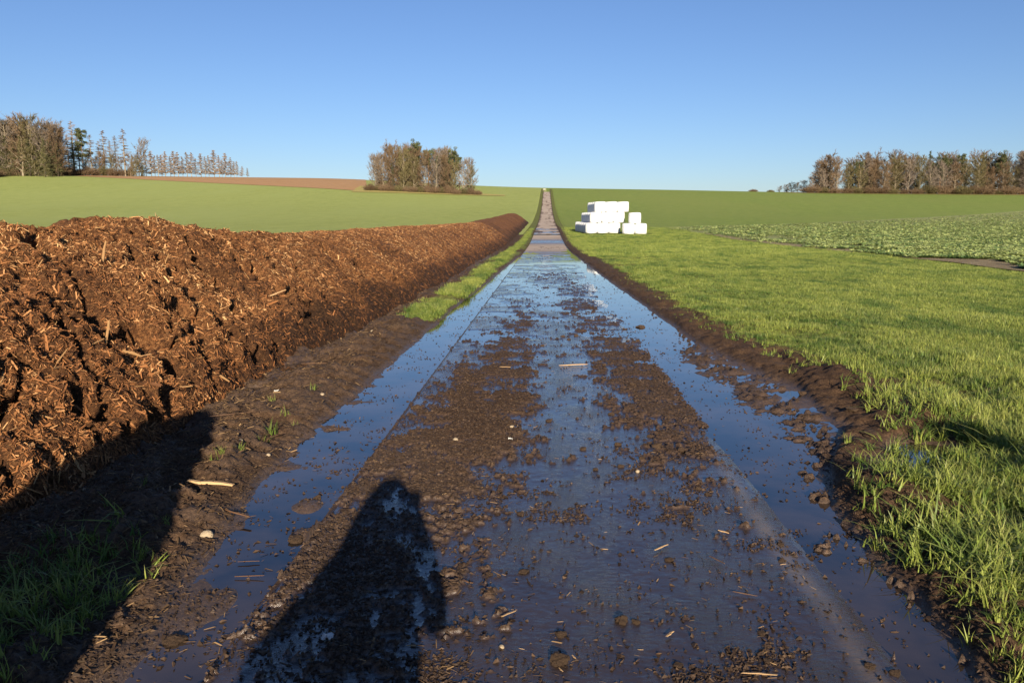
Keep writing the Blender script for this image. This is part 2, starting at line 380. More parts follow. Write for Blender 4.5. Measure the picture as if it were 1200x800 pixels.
conc_dry_sheen = np.where((X > LE) & (X < RE), .22 * np.exp(-((X - 1.17 - .05 * (f1 - .5)) / .05) ** 2) * (1 - sstep(4.5, 6.5, Y)) * (.3 + f2) * (1 - mud) + sstep(40, 47, Y + 8 * (fbm(X * .3, Y, .25, 3, 17) - .5)) * (1 - .85 * gauss(X, Y, 0, 62, 9, 5)) * (1 - .9 * mud), 0)  # near right rim: wet sheen painted as paler concrete; further on, dry concrete
V = np.stack([X, Y, Z], -1).reshape(-1, 3); F = grid_faces(NR, NCc)
xc = X[:-1, :-1] + (X[:-1, 1:] - X[:-1, :-1]) * .5
isroad = ((xc > LE) & (xc < RE)).reshape(-1)
A = dict(mud=mud.ravel(), wet=wet.ravel(), green=green.ravel(), dry=conc_dry_sheen.ravel())
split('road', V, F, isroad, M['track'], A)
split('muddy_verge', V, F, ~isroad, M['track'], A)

# road and verge further up the hill
ys2 = np.concatenate([np.linspace(76, 345, 420)]); xs2 = np.concatenate([np.linspace(-2.3, LE, 18), np.linspace(LE, RE, 18)[1:], np.linspace(RE, 2.4, 18)[1:]])
X2, Y2 = np.meshgrid(xs2, ys2); n2 = fbm(X2, Y2, .8, 4, 61)
onr = (X2 >= LE - .01) & (X2 <= RE + .01)
Z2 = terrain(X2, Y2) + np.where(onr, .05, .045 + .06 * (n2 - .4)) - .08 * (np.abs(X2) > 2.25)
gedge = np.where(X2 < 0, LE - X2, X2 - RE) - .04 - .4 * (n2 - .4) - .35 * (1 - sstep(90, 130, Y2)) * (X2 > 0)
green2 = sstep(0, .2, gedge); dry2 = np.where(onr, 1 - .85 * ((np.abs(Y2 - 84) < 3.5) | (np.abs(Y2 - 95) < 2.5) | (np.abs(Y2 - 77) < 2)) * (n2 > .38), .3)
V2 = np.stack([X2, Y2, Z2], -1).reshape(-1, 3); F2 = grid_faces(len(ys2), len(xs2))
xm = ((X2[:-1, :-1] + X2[:-1, 1:]) * .5).reshape(-1); ym = Y2[:-1, :-1].reshape(-1)
A2 = dict(mud=np.where(onr, np.clip(.7 * sstep(.62, .75, fbm(X2 * 2, Y2 * .25, .8, 3, 71) + .25 * sstep(.85, 1.3, np.abs(X2 - .05))), 0, 1), 1.).ravel(), wet=np.zeros(X2.size), green=green2.ravel(), dry=dry2.ravel())
split('road', V2, F2, (xm > LE) & (xm < RE) & (ym < 312), M['track'], A2)
split('verge', V2, F2, ~((xm > LE) & (xm < RE)), M['track'], A2)

# ------------------------------------------------------------------ water
def sheet(name, x0, x1, y0, y1, nx, ny, z, mat, kind='structure'):
    xs, ysx = np.meshgrid(np.linspace(x0, x1, nx), np.linspace(y0, y1, ny))
    return tag(mesh_np(name, np.stack([xs, ysx, np.full_like(xs, z)], -1).reshape(-1, 3), grid_faces(ny, nx), mat), kind=kind)
sheet('puddle_water', -3.4, 4.7, 1.9, 48, 24, 60, ZW, M['water'])

# ------------------------------------------------------------------ coarse ground
def axis(parts): return np.unique(np.concatenate([np.arange(a, b, s) for a, b, s in parts]))
xa = axis([(-2400, -400, 100), (-400, -60, 8), (-60, -10, 2.5), (-10, -4.4, .8), (-4.0, 5, .5), (5, 60, 2.5), (60, 400, 8), (400, 2401, 100)])
ya = axis([(-400, -20, 40), (-20, 0, 2), (0, 30, 1), (30, 120, 3), (120, 460, 5), (460, 900, 20), (900, 3601, 150)])
XA, YA = np.meshgrid(xa, ya)
inner = (YA > 2.4) & (YA < 345) & (XA > np.where(YA > 76, -2.1, np.maximum(-4.1, -.78 * YA - .5))) & (XA < np.where(YA > 76, 2.1, np.minimum(4.7, .72 * YA + .5)))
ZA = terrain(XA, YA) + np.where(inner, -.16, np.where(YA > 0, .025, .0)) + 0
VA = np.stack([XA, YA, ZA], -1).reshape(-1, 3); FA = grid_faces(len(ya), len(xa))
xm = ((XA[:-1, :-1] + XA[:-1, 1:]) * .5).reshape(-1); ym = ((YA[:-1, :-1] + YA[1:, :-1]) * .5).reshape(-1)
isl = xm < 0
near = (xm > 0) & (xm < 16.5) & (ym < 100)
split('young_wheat_field', VA, FA, isl, M['left'], {})
split('grass_strip', VA, FA, near, M['lawn'], {})
split('winter_wheat_field', VA, FA, ~isl & ~near, M['base'], {})
def patch(name, A_, B_, C_, D_, nu, nv, lift, mat):
    u = np.linspace(0, 1, nu)[None, :, None]; v = np.linspace(0, 1, nv)[:, None, None]
    A_, B_, C_, D_ = [np.array(p, float) for p in (A_, B_, C_, D_)]
    P = (A_ * (1 - u) + B_ * u) * (1 - v) + (D_ * (1 - u) + C_ * u) * v
    x, y = P[..., 0], P[..., 1]
    x = x + 1.2 * (fbm(x, y, .12, 3, 8) - .5) * (v[..., 0] * 0 + 1)
    z = terrain(x, y) + lift
    return tag(mesh_np(name, np.stack([x, y, z], -1).reshape(-1, 3), grid_faces(nv, nu), mat), kind='structure')
patch('bare_field', (-330, 415), (-60, 268), (-127, 560), (-500, 560), 120, 90, .12, M['plough'])
patch('rape_field', (15.6, 14), (140, 14), (240, 330), (15.6, 106), 150, 150, .05, M['rapesoil'])
patch('bare_soil_strip', (15.4, 14), (18.6, 14), (16.0, 80), (15.4, 80), 14, 60, .07, M['soil'])
patch('dry_grass_strip', (-64, 262), (-14, 272), (-14, 279), (-70, 300), 40, 14, .14, M['drygrass'])
patch('dry_grass_strip', (105, 352), (330, 335), (330, 350), (105, 372), 60, 8, .14, M['drygrass'])
patch('dry_grass_strip', (-430, 372), (-150, 378), (-150, 384), (-430, 400), 60, 8, .25, M['drygrass'])

# ------------------------------------------------------------------ the heap
def heap_height(y):
    return -.13 + .10 * (fbm(y, y * 0 + 3, .45, 3, 401) - .5) * sstep(12, 16, y) + np.interp(y, [-3, 5, 7.4, 8.0, 8.6, 9.3, 9.9, 10.8, 11.3, 12.2, 13.2, 15, 20, 30, 60, 130],
                     [1.5, 1.5, 1.68, 1.66, 1.58, 1.56, 1.68, 1.72, 1.68, 1.58, 1.5, 1.47, 1.50, 1.55, 1.66, 1.66])
def heap_surface(u, y):
    """u 0 at the toe by the track .. 1 at the far toe; returns x, z"""
    endf = 1 - sstep(124, 132, y) * .999; endf *= sstep(-6, -3.5, y) * .999 + .001
    xt = -2.98 + .25 * sstep(9, 16, y) - .14 * (fbm(y, y * 0, .35, 3, 5) - .5) * 2 + .18 * (1 - sstep(6, 9, y))
    xt = xt - 1.6 * (1 - endf)
    x = xt - u * 5.4 * (.3 + .7 * endf)
    prof = np.interp(u, [0, .015, .05, .12, .22, .32, .42, .50, .62, .8, .93, 1], [-.03, .07, .20, .40, .66, .87, .98, 1.0, .96, .6, .2, -.03])
    return x, prof * heap_height(y) * endf
uu = np.concatenate([np.linspace(0, .52, 230), np.linspace(.52, 1, 40)[1:]])
hy = np.concatenate([np.linspace(-6, 2, 30)[:-1], np.linspace(2 ** -.35, 132 ** -.35, 900) ** (-1 / .35)])
U, HY = np.meshgrid(uu, hy)
HX, HZ = heap_surface(U, HY)
s_ = U * 6.3
amp = sstep(0, .04, U) * (1 - sstep(126, 132, HY))
rx = (s_ * .80 + HY * .60); ry = (-s_ * .60 + HY * .80)
big = fbm(s_, HY, .9, 4, 201) - .5
gul = 1 - np.abs(fbm(rx * .35, ry * 1.3, 1.4, 3, 211) * 2 - 1)          # slanting slump lines
gul = sstep(.90, 1.0, gul)
lump = np.abs(fbm(s_, HY, 4.2, 4, 221) * 2 - 1)
fine = fbm(s_, HY, 22, 3, 231) - .5
holes = sstep(.66, .74, fbm(s_ * 1.1, HY * 1.6, 2.3, 3, 241)) * (1 - sstep(16, 40, HY) * .6)
nearf = 1 - sstep(14, 40, HY) * .45
nearf = 1 - sstep(9, 22, HY) * .75
disp = amp * (big * .20 * (.15 + .85 * nearf) + lump * .13 * nearf + fine * .05 * nearf - gul * .15 * nearf - holes * .20 * nearf)
for (hs, hyy, rs, ryy, dd) in ((2.6, 11.9, .5, .10, .30), (2.35, 7.2, .25, .22, .30), (1.3, 8.6, .3, .12, .18), (1.9, 9.6, .35, .1, .16), (1.1, 6.6, .25, .14, .18)):
    disp = disp - dd * gauss(s_, HY, hs, hyy, rs, ryy)
# normal of the smooth profile
dx = np.gradient(HX, axis=1); dz = np.gradient(HZ, axis=1); ln = np.hypot(dx, dz) + 1e-6
nxn = -dz / ln; nzn = dx / ln
sgn = np.where(nzn < 0, -1, 1); nxn *= sgn; nzn *= sgn
HXd = HX + nxn * disp + .05 * amp * (fbm(s_, HY, 7, 2, 251) - .5); HYd = HY + .10 * amp * (fbm(s_, HY, 5, 2, 261) - .5)
HZd = terrain(HX, HY) + HZ + nzn * disp
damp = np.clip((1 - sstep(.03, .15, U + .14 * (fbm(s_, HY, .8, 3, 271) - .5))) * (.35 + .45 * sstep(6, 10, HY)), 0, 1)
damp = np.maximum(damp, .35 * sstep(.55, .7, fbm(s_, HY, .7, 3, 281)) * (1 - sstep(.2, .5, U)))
heap = empty('manure_heap', (-5.8, 0, 0))
tag(heap, 'long reddish brown windrow of rotting wood chip manure along the left of the track', 'manure heap')
def in_heap(o):
    o.parent = heap; o.matrix_parent_inverse = Matrix.Translation((5.8, 0, 0)); return o
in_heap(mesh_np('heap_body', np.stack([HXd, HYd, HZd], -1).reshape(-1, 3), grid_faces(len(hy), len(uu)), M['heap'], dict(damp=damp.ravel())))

def frames(n_, rngl, normal, spread):
    """random long axes lying about in the plane of the normal, tilted by spread"""
    a = rngl.normal(size=(n_, 3)); a -= (a * normal).sum(1, keepdims=True) * normal
    a /= np.linalg.norm(a, axis=1, keepdims=True) + 1e-9
    a += normal * rngl.normal(size=(n_, 1)) * spread; a /= np.linalg.norm(a, axis=1, keepdims=True)
    b = np.cross(normal, a); b /= np.linalg.norm(b, axis=1, keepdims=True) + 1e-9
    c = np.cross(a, b); return a, b, c
def chips_mesh(name, P, N, L, W, tone, mat, spread=.35, link=True):
    """flat slivers: a ridge of two quads each, thick in the middle"""
    n_ = len(P); a, b, c = frames(n_, rng, N, spread)
    L = L[:, None]; W = W[:, None]; T = W * .45
    bend = rng.normal(size=(n_, 1)) * .12
    vs = [P - a * L - b * W * .5, P - a * L * .9 + b * W * .7, P - a * L * .7 + c * T,
          P + a * L + b * W * .3 + b * L * bend, P + a * L * .85 - b * W * .6 + b * L * bend, P + a * L * .8 + c * T]
    Vv = np.stack(vs, 1).reshape(-1, 3); i = np.arange(n_)[:, None] * 6
    T1 = np.array([[0, 2, 5], [0, 5, 4], [2, 1, 3], [2, 3, 5]])
    Ff = (i[:, :, None] + T1[None]).reshape(-1, 3)
    return mesh_np(name, Vv, Ff, mat, dict(tone=np.repeat(tone, 6)), smooth=False, link=link)
# chips all over the visible face, thick near the camera
NCH = 190000
nyv, nuv = HYd.shape
yy = upow(2.3, 60, -.9, NCH)
ri = np.interp(yy, hy, np.arange(nyv)); ci = rng.uniform(2, 228, NCH)
ri0 = np.clip(ri.astype(int), 0, nyv - 2); ci0 = ci.astype(int); fr = (ri - ri0); fc = ci - ci0
def samp(G): return (G[ri0, ci0] * (1 - fr) + G[ri0 + 1, ci0] * fr) * (1 - fc) + (G[ri0, ci0 + 1] * (1 - fr) + G[ri0 + 1, ci0 + 1] * fr) * fc
Pc = np.stack([samp(HXd), samp(HYd), samp(HZd)], -1)
g1 = np.stack([HXd[ri0, ci0 + 1] - HXd[ri0, ci0], HYd[ri0, ci0 + 1] - HYd[ri0, ci0], HZd[ri0, ci0 + 1] - HZd[ri0, ci0]], -1)
g2 = np.stack([HXd[ri0 + 1, ci0] - HXd[ri0, ci0], HYd[ri0 + 1, ci0] - HYd[ri0, ci0], HZd[ri0 + 1, ci0] - HZd[ri0, ci0]], -1)
Nn = np.cross(g1, g2); Nn /= np.linalg.norm(Nn, axis=1, keepdims=True) + 1e-9; Nn *= np.where(Nn[:, 2:] < 0, -1, 1)
dmp = samp(damp)
keep = rng.uniform(size=NCH) > dmp * .55
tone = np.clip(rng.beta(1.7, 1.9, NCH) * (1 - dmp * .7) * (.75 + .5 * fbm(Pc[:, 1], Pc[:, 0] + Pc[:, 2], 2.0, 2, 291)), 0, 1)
Lc = rng.gamma(1.7, .0062, NCH) + .005 + .0006 * yy; Wc = Lc * rng.uniform(.12, .42, NCH)
big_ = rng.uniform(size=NCH) < .02; Lc[big_] *= 1.8
Wc = np.minimum(Wc, .02)
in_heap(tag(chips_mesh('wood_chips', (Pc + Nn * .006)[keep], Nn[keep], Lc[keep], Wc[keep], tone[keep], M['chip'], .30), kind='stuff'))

# larger splinters that can be picked out one by one
def splinter_mesh(seed, L, W, T, mat):
    r = random.Random(seed); vs = []; fs = []; n_ = 5
    for i in range(n_):
        u = i / (n_ - 1); x = (u - .5) * L; k = .55 + .45 * math.sin(math.pi * min(max(u, .08), .92)) + r.uniform(-.1, .1)
        dyy = r.uniform(-.12, .12) * W * 2 + .25 * W * math.sin(u * 3 + seed); dz_ = r.uniform(-.2, .2) * T
        for (a, b) in ((-1, -.6), (1, -.8), (.8, .7), (-.7, 1)):
            vs.append((x + r.uniform(-.04, .04) * L, dyy + a * W / 2 * k, dz_ + b * T / 2 * k))
    for i in range(n_ - 1):
        for j in range(4):
            a = i * 4 + j; b = i * 4 + (j + 1) % 4; fs.append((a, b, b + 4, a + 4))
    fs.append((3, 2, 1, 0)); e = (n_ - 1) * 4; fs.append((e, e + 1, e + 2, e + 3))
    me = bpy.data.meshes.new('wood_splinter'); me.from_pydata(vs, [], fs); me.materials.append(mat); return me
SPL = [splinter_mesh(i, 1.0, .10 + .05 * (i % 3), .05, M['wood'] if i % 3 else M['wooddark']) for i in range(8)]
M['woodheap'] = m_simple('splinter_wood', (.22, .11, .045), (.50, .30, .13), 30, .8, .15, .6, .006, (1, 8, 8))
SPH = [splinter_mesh(20 + i, 1.0, .09 + .06 * (i % 3), .05, M['woodheap']) for i in range(6)]
cnt = 0
cand = np.where((yy > 3.2) & (yy < 17) & (dmp < .5))[0]
for i in cand[:: max(1, len(cand) // 210)]:
    if cnt >= 210: break
    o = bpy.data.objects.new('wood_splinter', SPH[cnt % 6]); C.objects.link(o)
    n_ = Vector(Nn[i]); ax = Vector((random.gauss(0, .6), random.gauss(-.2, 1), random.gauss(-.4, .6)))
    ax = (ax - n_ * ax.dot(n_)).normalized(); ax = (ax + n_ * random.uniform(-.1, .35)).normalized()
    b_ = n_.cross(ax).normalized(); c_ = ax.cross(b_)
    L_ = random.uniform(.05, .13) * (1 + yy[i] / 20)
    mt = Matrix((ax, b_, c_)).transposed().to_4x4()
    p = Vector(Pc[i]) + n_ * .012
    o.matrix_world = Matrix.Translation(p) @ mt @ Matrix.Diagonal((L_, L_ * random.uniform(.4, .9), L_ * .8, 1))
    in_heap(o); o.matrix_parent_inverse = Matrix.Translation((5.8, 0, 0)); cnt += 1

# ------------------------------------------------------------------ loose stuff on the track
def rock_mesh(name, seed, mat, sub=2, rough=.35, flat=.7):
    bm = bmesh.new(); bmesh.ops.create_icosphere(bm, subdivisions=sub, radius=1)
    r = random.Random(seed); ph = [(Vector((r.gauss(0, 1), r.gauss(0, 1), r.gauss(0, 1))).normalized(), r.uniform(.3, 1)) for _ in range(14)]
    for v in bm.verts:
        d = v.co.normalized(); k = 1
        for p, a in ph: k += rough * a * max(0, d.dot(p) - .72) * 2 - rough * .25 * a * max(0, -d.dot(p) - .6)
        k += r.uniform(-1, 1) * rough * (.22 if sub > 2 else .12)
        v.co = d * k; v.co.z *= flat
    me = bpy.data.meshes.new(name); bm.to_mesh(me); bm.free(); me.materials.append(mat); return me
def on_ground(x, y): return float(ground_z(np.array([x]), np.array([y]))[0])
# crumbs and straw bits, one piece of stuff each
def scatter_track(n_, fn_density):
    y = upow(2.2, 30, -1.0, n_ * 4)
    x = rng.uniform(LE - 1.9, RE + .9, n_ * 4)
    k = rng.uniform(size=n_ * 4) < fn_density(x, y); x = x[k][:n_]; y = y[k][:n_]
    z = ground_z(x, y); ok = z > ZW - .03; return x[ok], y[ok], np.maximum(z[ok], ZW)
def clump(x, y): return sstep(.46, .66, fbm(x, y, 5.5, 4, 41, .62)) * (.25 + .75 * sstep(.45, .6, fbm(x, y, 1.6, 3, 43)))
cx, cy, cz = scatter_track(70000, lambda x, y: np.where((x > LE) & (x < RE), np.maximum(local(x, y)[1] * .8, .015 + .45 * clump(x, y) ** 1.5), np.where(local(x, y)[0] < ZW + .004, .01 + .22 * clump(x, y), .16)))
n_ = len(cx)
oc = np.array([[1, 0, 0], [-1, 0, 0], [0, 1, 0], [0, -1, 0], [0, 0, 1], [0, 0, -.6]], float)
of = np.array([[0, 2, 4], [2, 1, 4], [1, 3, 4], [3, 0, 4]])
sz = np.minimum(rng.gamma(1.5, .0022, n_) + .0018 + .00025 * cy, .010)[:, None, None]
Vv = oc[None] * sz * rng.uniform(.6, 1.2, (n_, 6, 1)) + rng.normal(size=(n_, 6, 3)) * sz * .32
th = rng.uniform(0, 6.28, n_); cs, sn = np.cos(th), np.sin(th)
Vr = np.stack([Vv[..., 0] * cs[:, None] * 1.5 - Vv[..., 1] * sn[:, None], Vv[..., 0] * sn[:, None] * 1.5 + Vv[..., 1] * cs[:, None], Vv[..., 2] * .8], -1)
Vr += np.stack([cx, cy, cz + .002], -1)[:, None, :]
tag(mesh_np('mud_crumbs', Vr.reshape(-1, 3), (np.arange(n_)[:, None, None] * 6 + of[None]).reshape(-1, 3), M['crumb'],
            dict(tone=np.repeat(rng.beta(1.6, 2.2, n_), 6)), smooth=False), 'dark mud crumbs strewn over the wet concrete track', 'mud', kind='stuff')
cx, cy, cz = scatter_track(12000, lambda x, y: np.clip(mud_cover(x, y), .10, 1) * (.12 + .88 * clump(x, y)) * np.where((x < LE) | (x > RE), .5, 1))
n_ = len(cx); L_ = rng.gamma(2, .0045, n_) + .004
tag(chips_mesh('straw_bits', np.stack([cx, cy, cz + .004], -1), np.tile([0, 0, 1.], (n_, 1)), L_, np.minimum(L_ * rng.uniform(.08, .3, n_), .006), rng.beta(1.4, 2.6, n_), M['straw'], .2),
    'straw and bark bits lying in the mud of the track', 'straw', kind='stuff')
# litter on the left bank between the track and the heap
n_ = 44000
y = upow(2.2, 60, -.7, n_); x = rng.uniform(-3.7, LE - .35, n_)
z = ground_z(x, y); ok = z > ZW + .004; x, y, z = x[ok], y[ok], z[ok]; n_ = len(x); k = rng.uniform(size=n_) < .22 + .78 * sstep(-1.9, -2.7, x + .5 * (fbm(x, y, 1.2, 2, 12) - .5)); x, y, z = x[k], y[k], z[k]; n_ = len(x)
L_ = np.minimum(rng.gamma(2, .008, n_) + .006, .013 + .0035 * y)
tag(chips_mesh('fallen_chips', np.stack([x, y, z + .005], -1), np.tile([0, 0, 1.], (n_, 1)), L_, np.minimum(L_ * rng.uniform(.15, .4, n_), .014), np.clip(rng.beta(1.4, 3.0, n_), 0, 1), M['straw'], .35),
    'dark wood chips trodden into the mud at the foot of the heap', 'wood chips', kind='stuff')

ROCK = [rock_mesh('mud_clod', i, M['clod'], 3, .8, .75) for i in range(5)]
STONE = [rock_mesh('stone', 40 + i, M['stone'], 2, .3, .7) for i in range(3)]
def put(name, me, px, py, size, label, cat, group=None, rz=None, lift=.35, sc_=(1, 1, 1)):
    x, y = pix(px, py)
    for _ in range(2):
        z = max(on_ground(x, y), ZW - .005); x, y = pix(px, py, z)
    z = max(on_ground(x, y), ZW - .005)
    o = bpy.data.objects.new(name, me); C.objects.link(o)
    o.location = (x, y, z + size * lift * sc_[2]); o.scale = (size * sc_[0], size * sc_[1], size * sc_[2])
    o.rotation_euler = (0, 0, random.uniform(0, 6.28) if rz is None else rz)
    return tag(o, label, cat, group)
clods = [(724, 521, .035, 'rounded brown clod standing alone right of the middle of the wet track'),
         (488, 478, .05, 'upright brown clod on the left edge line of the concrete beside the long puddle'),
         (478, 471, .022, 'small clod just behind the upright clod at the left edge of the concrete'),
         (728, 728, .034, 'dark crumbly clod low in the middle of the wet track near the bottom'),
         (657, 775, .046, 'wide flat clod at the bottom centre of the track'),
         (770, 523, .045, 'flat brown clod to the right of the rounded clod on the track'),
         (800, 528, .04, 'rightmost of the flat clods in the row right of the track middle'),
         (346, 632, .05, 'black clod at the edge of the left puddle beside the shadow'),
         (372, 584, .03, 'small dark lump sticking out of the left puddle'),
         (940, 462, .05, 'dark clod on the churned mud in the right puddle'),
         (998, 480, .07, 'large dark mud lump at the outer corner of the right puddle'),
         (750, 384, .10, 'brown mud lump at the edge of the right puddle far along the track'),
         (1020, 508, .08, 'dark mud lump by the grass at the right edge of the puddle'),
         (456, 712, .02, 'small clod in the big shadow on the track'),
         (765, 432, .03, 'small brown lump on the track where the right mud streak begins'),
         (604, 470, .03, 'brown clod in the middle of the dense mud streak'),
         (206, 752, .045, 'flat muddy lump in the shallow end of the left puddle'),
         (131, 712, .06, 'low brown clod on the left mud flat beside the shaded grass'),
         (120, 695, .05, 'small rounded clod on the left mud flat behind the low brown clod')]
for i, (px, py, s_z, lab) in enumerate(clods):
    put('mud_clod', ROCK[i % 5], px, py, s_z * .62, lab, 'clod', 'mud clods on and beside the track', sc_=(1, 1, .8 if s_z < .06 else .5))
random.seed(11)
for i in range(46):
    py = 380 + 410 * random.random() ** 1.3; hw = (py - 260) * .78; px = 640 + random.uniform(-.8, 1) * hw
    d = 1490 / (py - 260); put('mud_clod', ROCK[i % 5], px, py, random.uniform(.008, .014) + .0012 * d, 'small brown clod among many strewn on the wet concrete', 'clod', 'small clods strewn on the wet concrete', sc_=(1, 1, .6))
put('stone', STONE[0], 243, 628, .028, 'pale tan stone on the mud bank left of the puddle', 'stone', rz=.3, sc_=(1.1, .9, 1))
put('stone', STONE[1], 534, 515, .018, 'small cream stone at the left side of the mud streak on the track', 'stone')
put('stone', STONE[2], 600, 501, .02, 'tan stone behind the white scrap on the track', 'stone')
put('stone', STONE[1], 588, 758, .010, 'tiny round cream stone on the wet track near the bottom', 'stone')
put('stone', STONE[0], 747, 553, .014, 'small pinkish pebble right of the track middle', 'stone')
put('stone', STONE[2], 282, 517, .016, 'tan pebble between the grass tufts on the left bank', 'stone')
put('stone', STONE[0], 315, 538, .014, 'cream pebble below the grass tufts on the left bank', 'stone')
put('stone', STONE[1], 437, 388, .03, 'cream stone at the foot of the heap far along the left bank', 'stone')
put('stone', STONE[2], 378, 464, .018, 'cream pebble on the mud ridge beside the left puddle', 'stone')
# white scraps
def scrap(px, py, s_, lab, seed):
    r = random.Random(seed); n_ = 5; vs = []; fs = []
    for i in range(n_):
        for j in range(n_): vs.append(((i / 4 - .5) * s_, (j / 4 - .5) * s_ * .8, r.uniform(0, .45) * s_))
    for i in range(n_ - 1):
        for j in range(n_ - 1): a = i * n_ + j; fs.append((a, a + 1, a + n_ + 1, a + n_))
    o = mesh_py('scrap', vs, fs, M['white']); md = o.modifiers.new('s', 'SOLIDIFY'); md.thickness = s_ * .04
    x, y = pix(px, py, .02); o.location = (x, y, max(on_ground(x, y), ZW) + .004); tag(o, lab, 'scrap')
scrap(325, 462, .05, 'crumpled white scrap of film at the foot of the heap above the grass tufts', 1)
scrap(598, 514, .03, 'small white scrap standing in the mud streak on the track', 2)
scrap(384, 742, .045, 'crumpled pale scrap lying inside the big shadow on the track', 3)
# sticks and boards
def stick(px, py, L_, lab, i, rz, mesh=None, wsc=1.0, cat='stick', grp=None, lift=.012):
    x, y = pix(px, py, .01); z = max(on_ground(x, y), ZW)
    z = max(z, *[max(on_ground(x + math.cos(rz) * L_ * k, y + math.sin(rz) * L_ * k), ZW) - .004 for k in (-.35, .35)])
    o = bpy.data.objects.new('wood_piece', mesh or SPL[i % 8]); C.objects.link(o)
    o.location = (x, y, z + lift); o.rotation_euler = (random.uniform(-.3, .3), random.uniform(-.06, .06), rz); o.scale = (L_, L_ * wsc, L_ * wsc)
    return tag(o, lab, cat, grp)
stick(248, 580, .29, 'pale split board lying on the mud bank left of the puddle', 1, -.03, SPL[1], 1.1, 'board')
stick(278, 605, .20, 'reddish bark strip below the pale board on the mud bank', 3, -.5, SPL[3], .9, 'bark strip')
stick(291, 655, .10, 'short stick floating in the left puddle', 0, .15, SPL[0], .7)
stick(292, 672, .13, 'ridged dark stick floating low in the left puddle', 6, .05, SPL[6], .6)
stick(672, 427, .32, 'pale stick lying across the middle of the wet track', 4, .2, SPL[4], .5)
stick(592, 431, .12, 'short orange wood piece in the mud streak', 4, .1, SPL[4], .7)
stick(890, 788, .12, 'pale bent twig at the bottom right of the track', 2, -.1, SPL[2], .6)
stick(873, 695, .10, 'dark split stick on the right half of the track', 6, -.35, SPL[6], .8)
stick(785, 742, .05, 'reddish wood fragment low on the wet track', 5, .8, SPL[5], 1.4)
stick(548, 680, .06, 'short curled bark piece beside the big shadow', 3, -.6, SPL[3], 1.5)
stick(596, 718, .08, 'thin slanting stick right of the big shadow', 2, .9, SPL[2], .6)
stick(775, 640, .11, 'forked looking bark piece near the middle of the track', 7, .8, SPL[7], .8)
stick(840, 655, .10, 'broken bark piece right of the track middle', 6, -1.0, SPL[6], .9)
stick(848, 622, .06, 'small pale split chip near the right of the track', 1, -.5, SPL[1], 1.0)
stick(320, 518, .22, 'thin root arching over the left bank by the grass tufts', 0, 1.0, SPL[0], .35)
stick(270, 500, .30, 'long thin root lying on the left bank above the grass tufts', 0, .4, SPL[0], .3)
stick(368, 438, .25, 'reddish bark strip lying at the foot of the heap', 3, .1, SPL[3], .7)
random.seed(5)
for i in range(60):
    py = 420 + 370 * random.random(); hw = (py - 260) * .76; px = 640 + random.uniform(-.75, 1) * hw
    stick(px, py, random.uniform(.018, .035), 'small splinter of wood among the litter on the wet track', i, random.uniform(0, 3.1), None, random.uniform(.6, 1.2), 'splinter', 'small splinters littering the wet track', .005)
# pale wood on the heap and the stake on its crest
def on_heap(px, py, me, L_, rot, name, lab, cat):
    Mr = cam.rotation_euler.to_matrix(); d = Mr @ Vector(((px - 600) / 930., (400 - py) / 930., -1)); best = None
    P_ = np.stack([HXd, HYd, HZd - CAMH], -1); dn = np.array(d); tt = P_ @ dn / dn.dot(dn); dist = np.linalg.norm(P_ - tt[..., None] * dn, axis=-1) / tt
    dist[tt < 0] = 9; cand_ = dist < dist.min() + .004; tt2 = np.where(cand_, tt, 1e9); i = np.unravel_index(tt2.argmin(), tt2.shape)
    o = bpy.data.objects.new(name, me); C.objects.link(o)
    o.location = (HXd[i] + .03, HYd[i], HZd[i] + .03); o.rotation_euler = rot; o.scale = (L_, L_ * .35, L_ * .35)
    return tag(o, lab, cat)
on_heap(318, 344, SPL[5], .38, (.3, -.25, .9), 'wood_piece', 'pale split log piece lying on the sunny face of the heap', 'log piece')
on_heap(122, 300, SPH[4], .5, (.2, .55, -1.2), 'wood_piece', 'long pale lath slanting down the face of the heap near its crest', 'lath')
on_heap(124, 395, SPH[2], .32, (.2, .55, -1.2), 'wood_piece', 'thin straight lath slanting down the middle of the heap face', 'lath')
on_heap(178, 260, SPL[2], .22, (0, 1.4, 0), 'wood_piece', 'short pale peg sticking up from the crest of the heap', 'peg')
on_heap(65, 420, SPH[1], .25, (.2, .4, -1.4), 'wood_piece', 'broad pale splinter low on the left part of the heap', 'splinter')

# ------------------------------------------------------------------ bales
def bale_mesh(seed):
    r = random.Random(seed); n_ = 40; prof = [(0, 0), (.30, .005), (.50, .008), (.56, .035), (.592, .09), (.605, .30), (.61, .52), (.605, .74), (.592, .95), (.56, 1.005), (.50, 1.03), (.25, 1.035), (0, 1.04)]
    vs = []; fs = []
    a0 = r.uniform(0, 6)
    for (rad, z) in prof:
        for k in range(n_):
            a = 2 * math.pi * k / n_; rr = rad * (1 + .012 * math.sin(3 * a + a0) + .008 * math.sin(7 * a + z * 9) + r.uniform(-.004, .004))
            vs.append((rr * math.cos(a), rr * math.sin(a), z + (.012 * math.sin(2 * a + a0) if rad > .2 else 0)))
    for i in range(len(prof) - 1):
        for k in range(n_): fs.append((i * n_ + k, i * n_ + (k + 1) % n_, (i + 1) * n_ + (k + 1) % n_, (i + 1) * n_ + k))
    me = bpy.data.meshes.new('silage_bale'); me.from_pydata(vs, [], fs); me.materials.append(M['bale'])
    for p in me.polygons: p.use_smooth = True
    return me
BAL = [bale_mesh(i) for i in range(5)]
bx0, by0 = 4.45, 80.3; aR = R(7.5); er = Vector((math.cos(aR), math.sin(aR))); eb = Vector((-math.sin(aR), math.cos(aR)))
words = ['leftmost', 'middle', 'rightmost']; layers = ['bottom', 'middle', 'top']; zl0 = 0
nb = 0
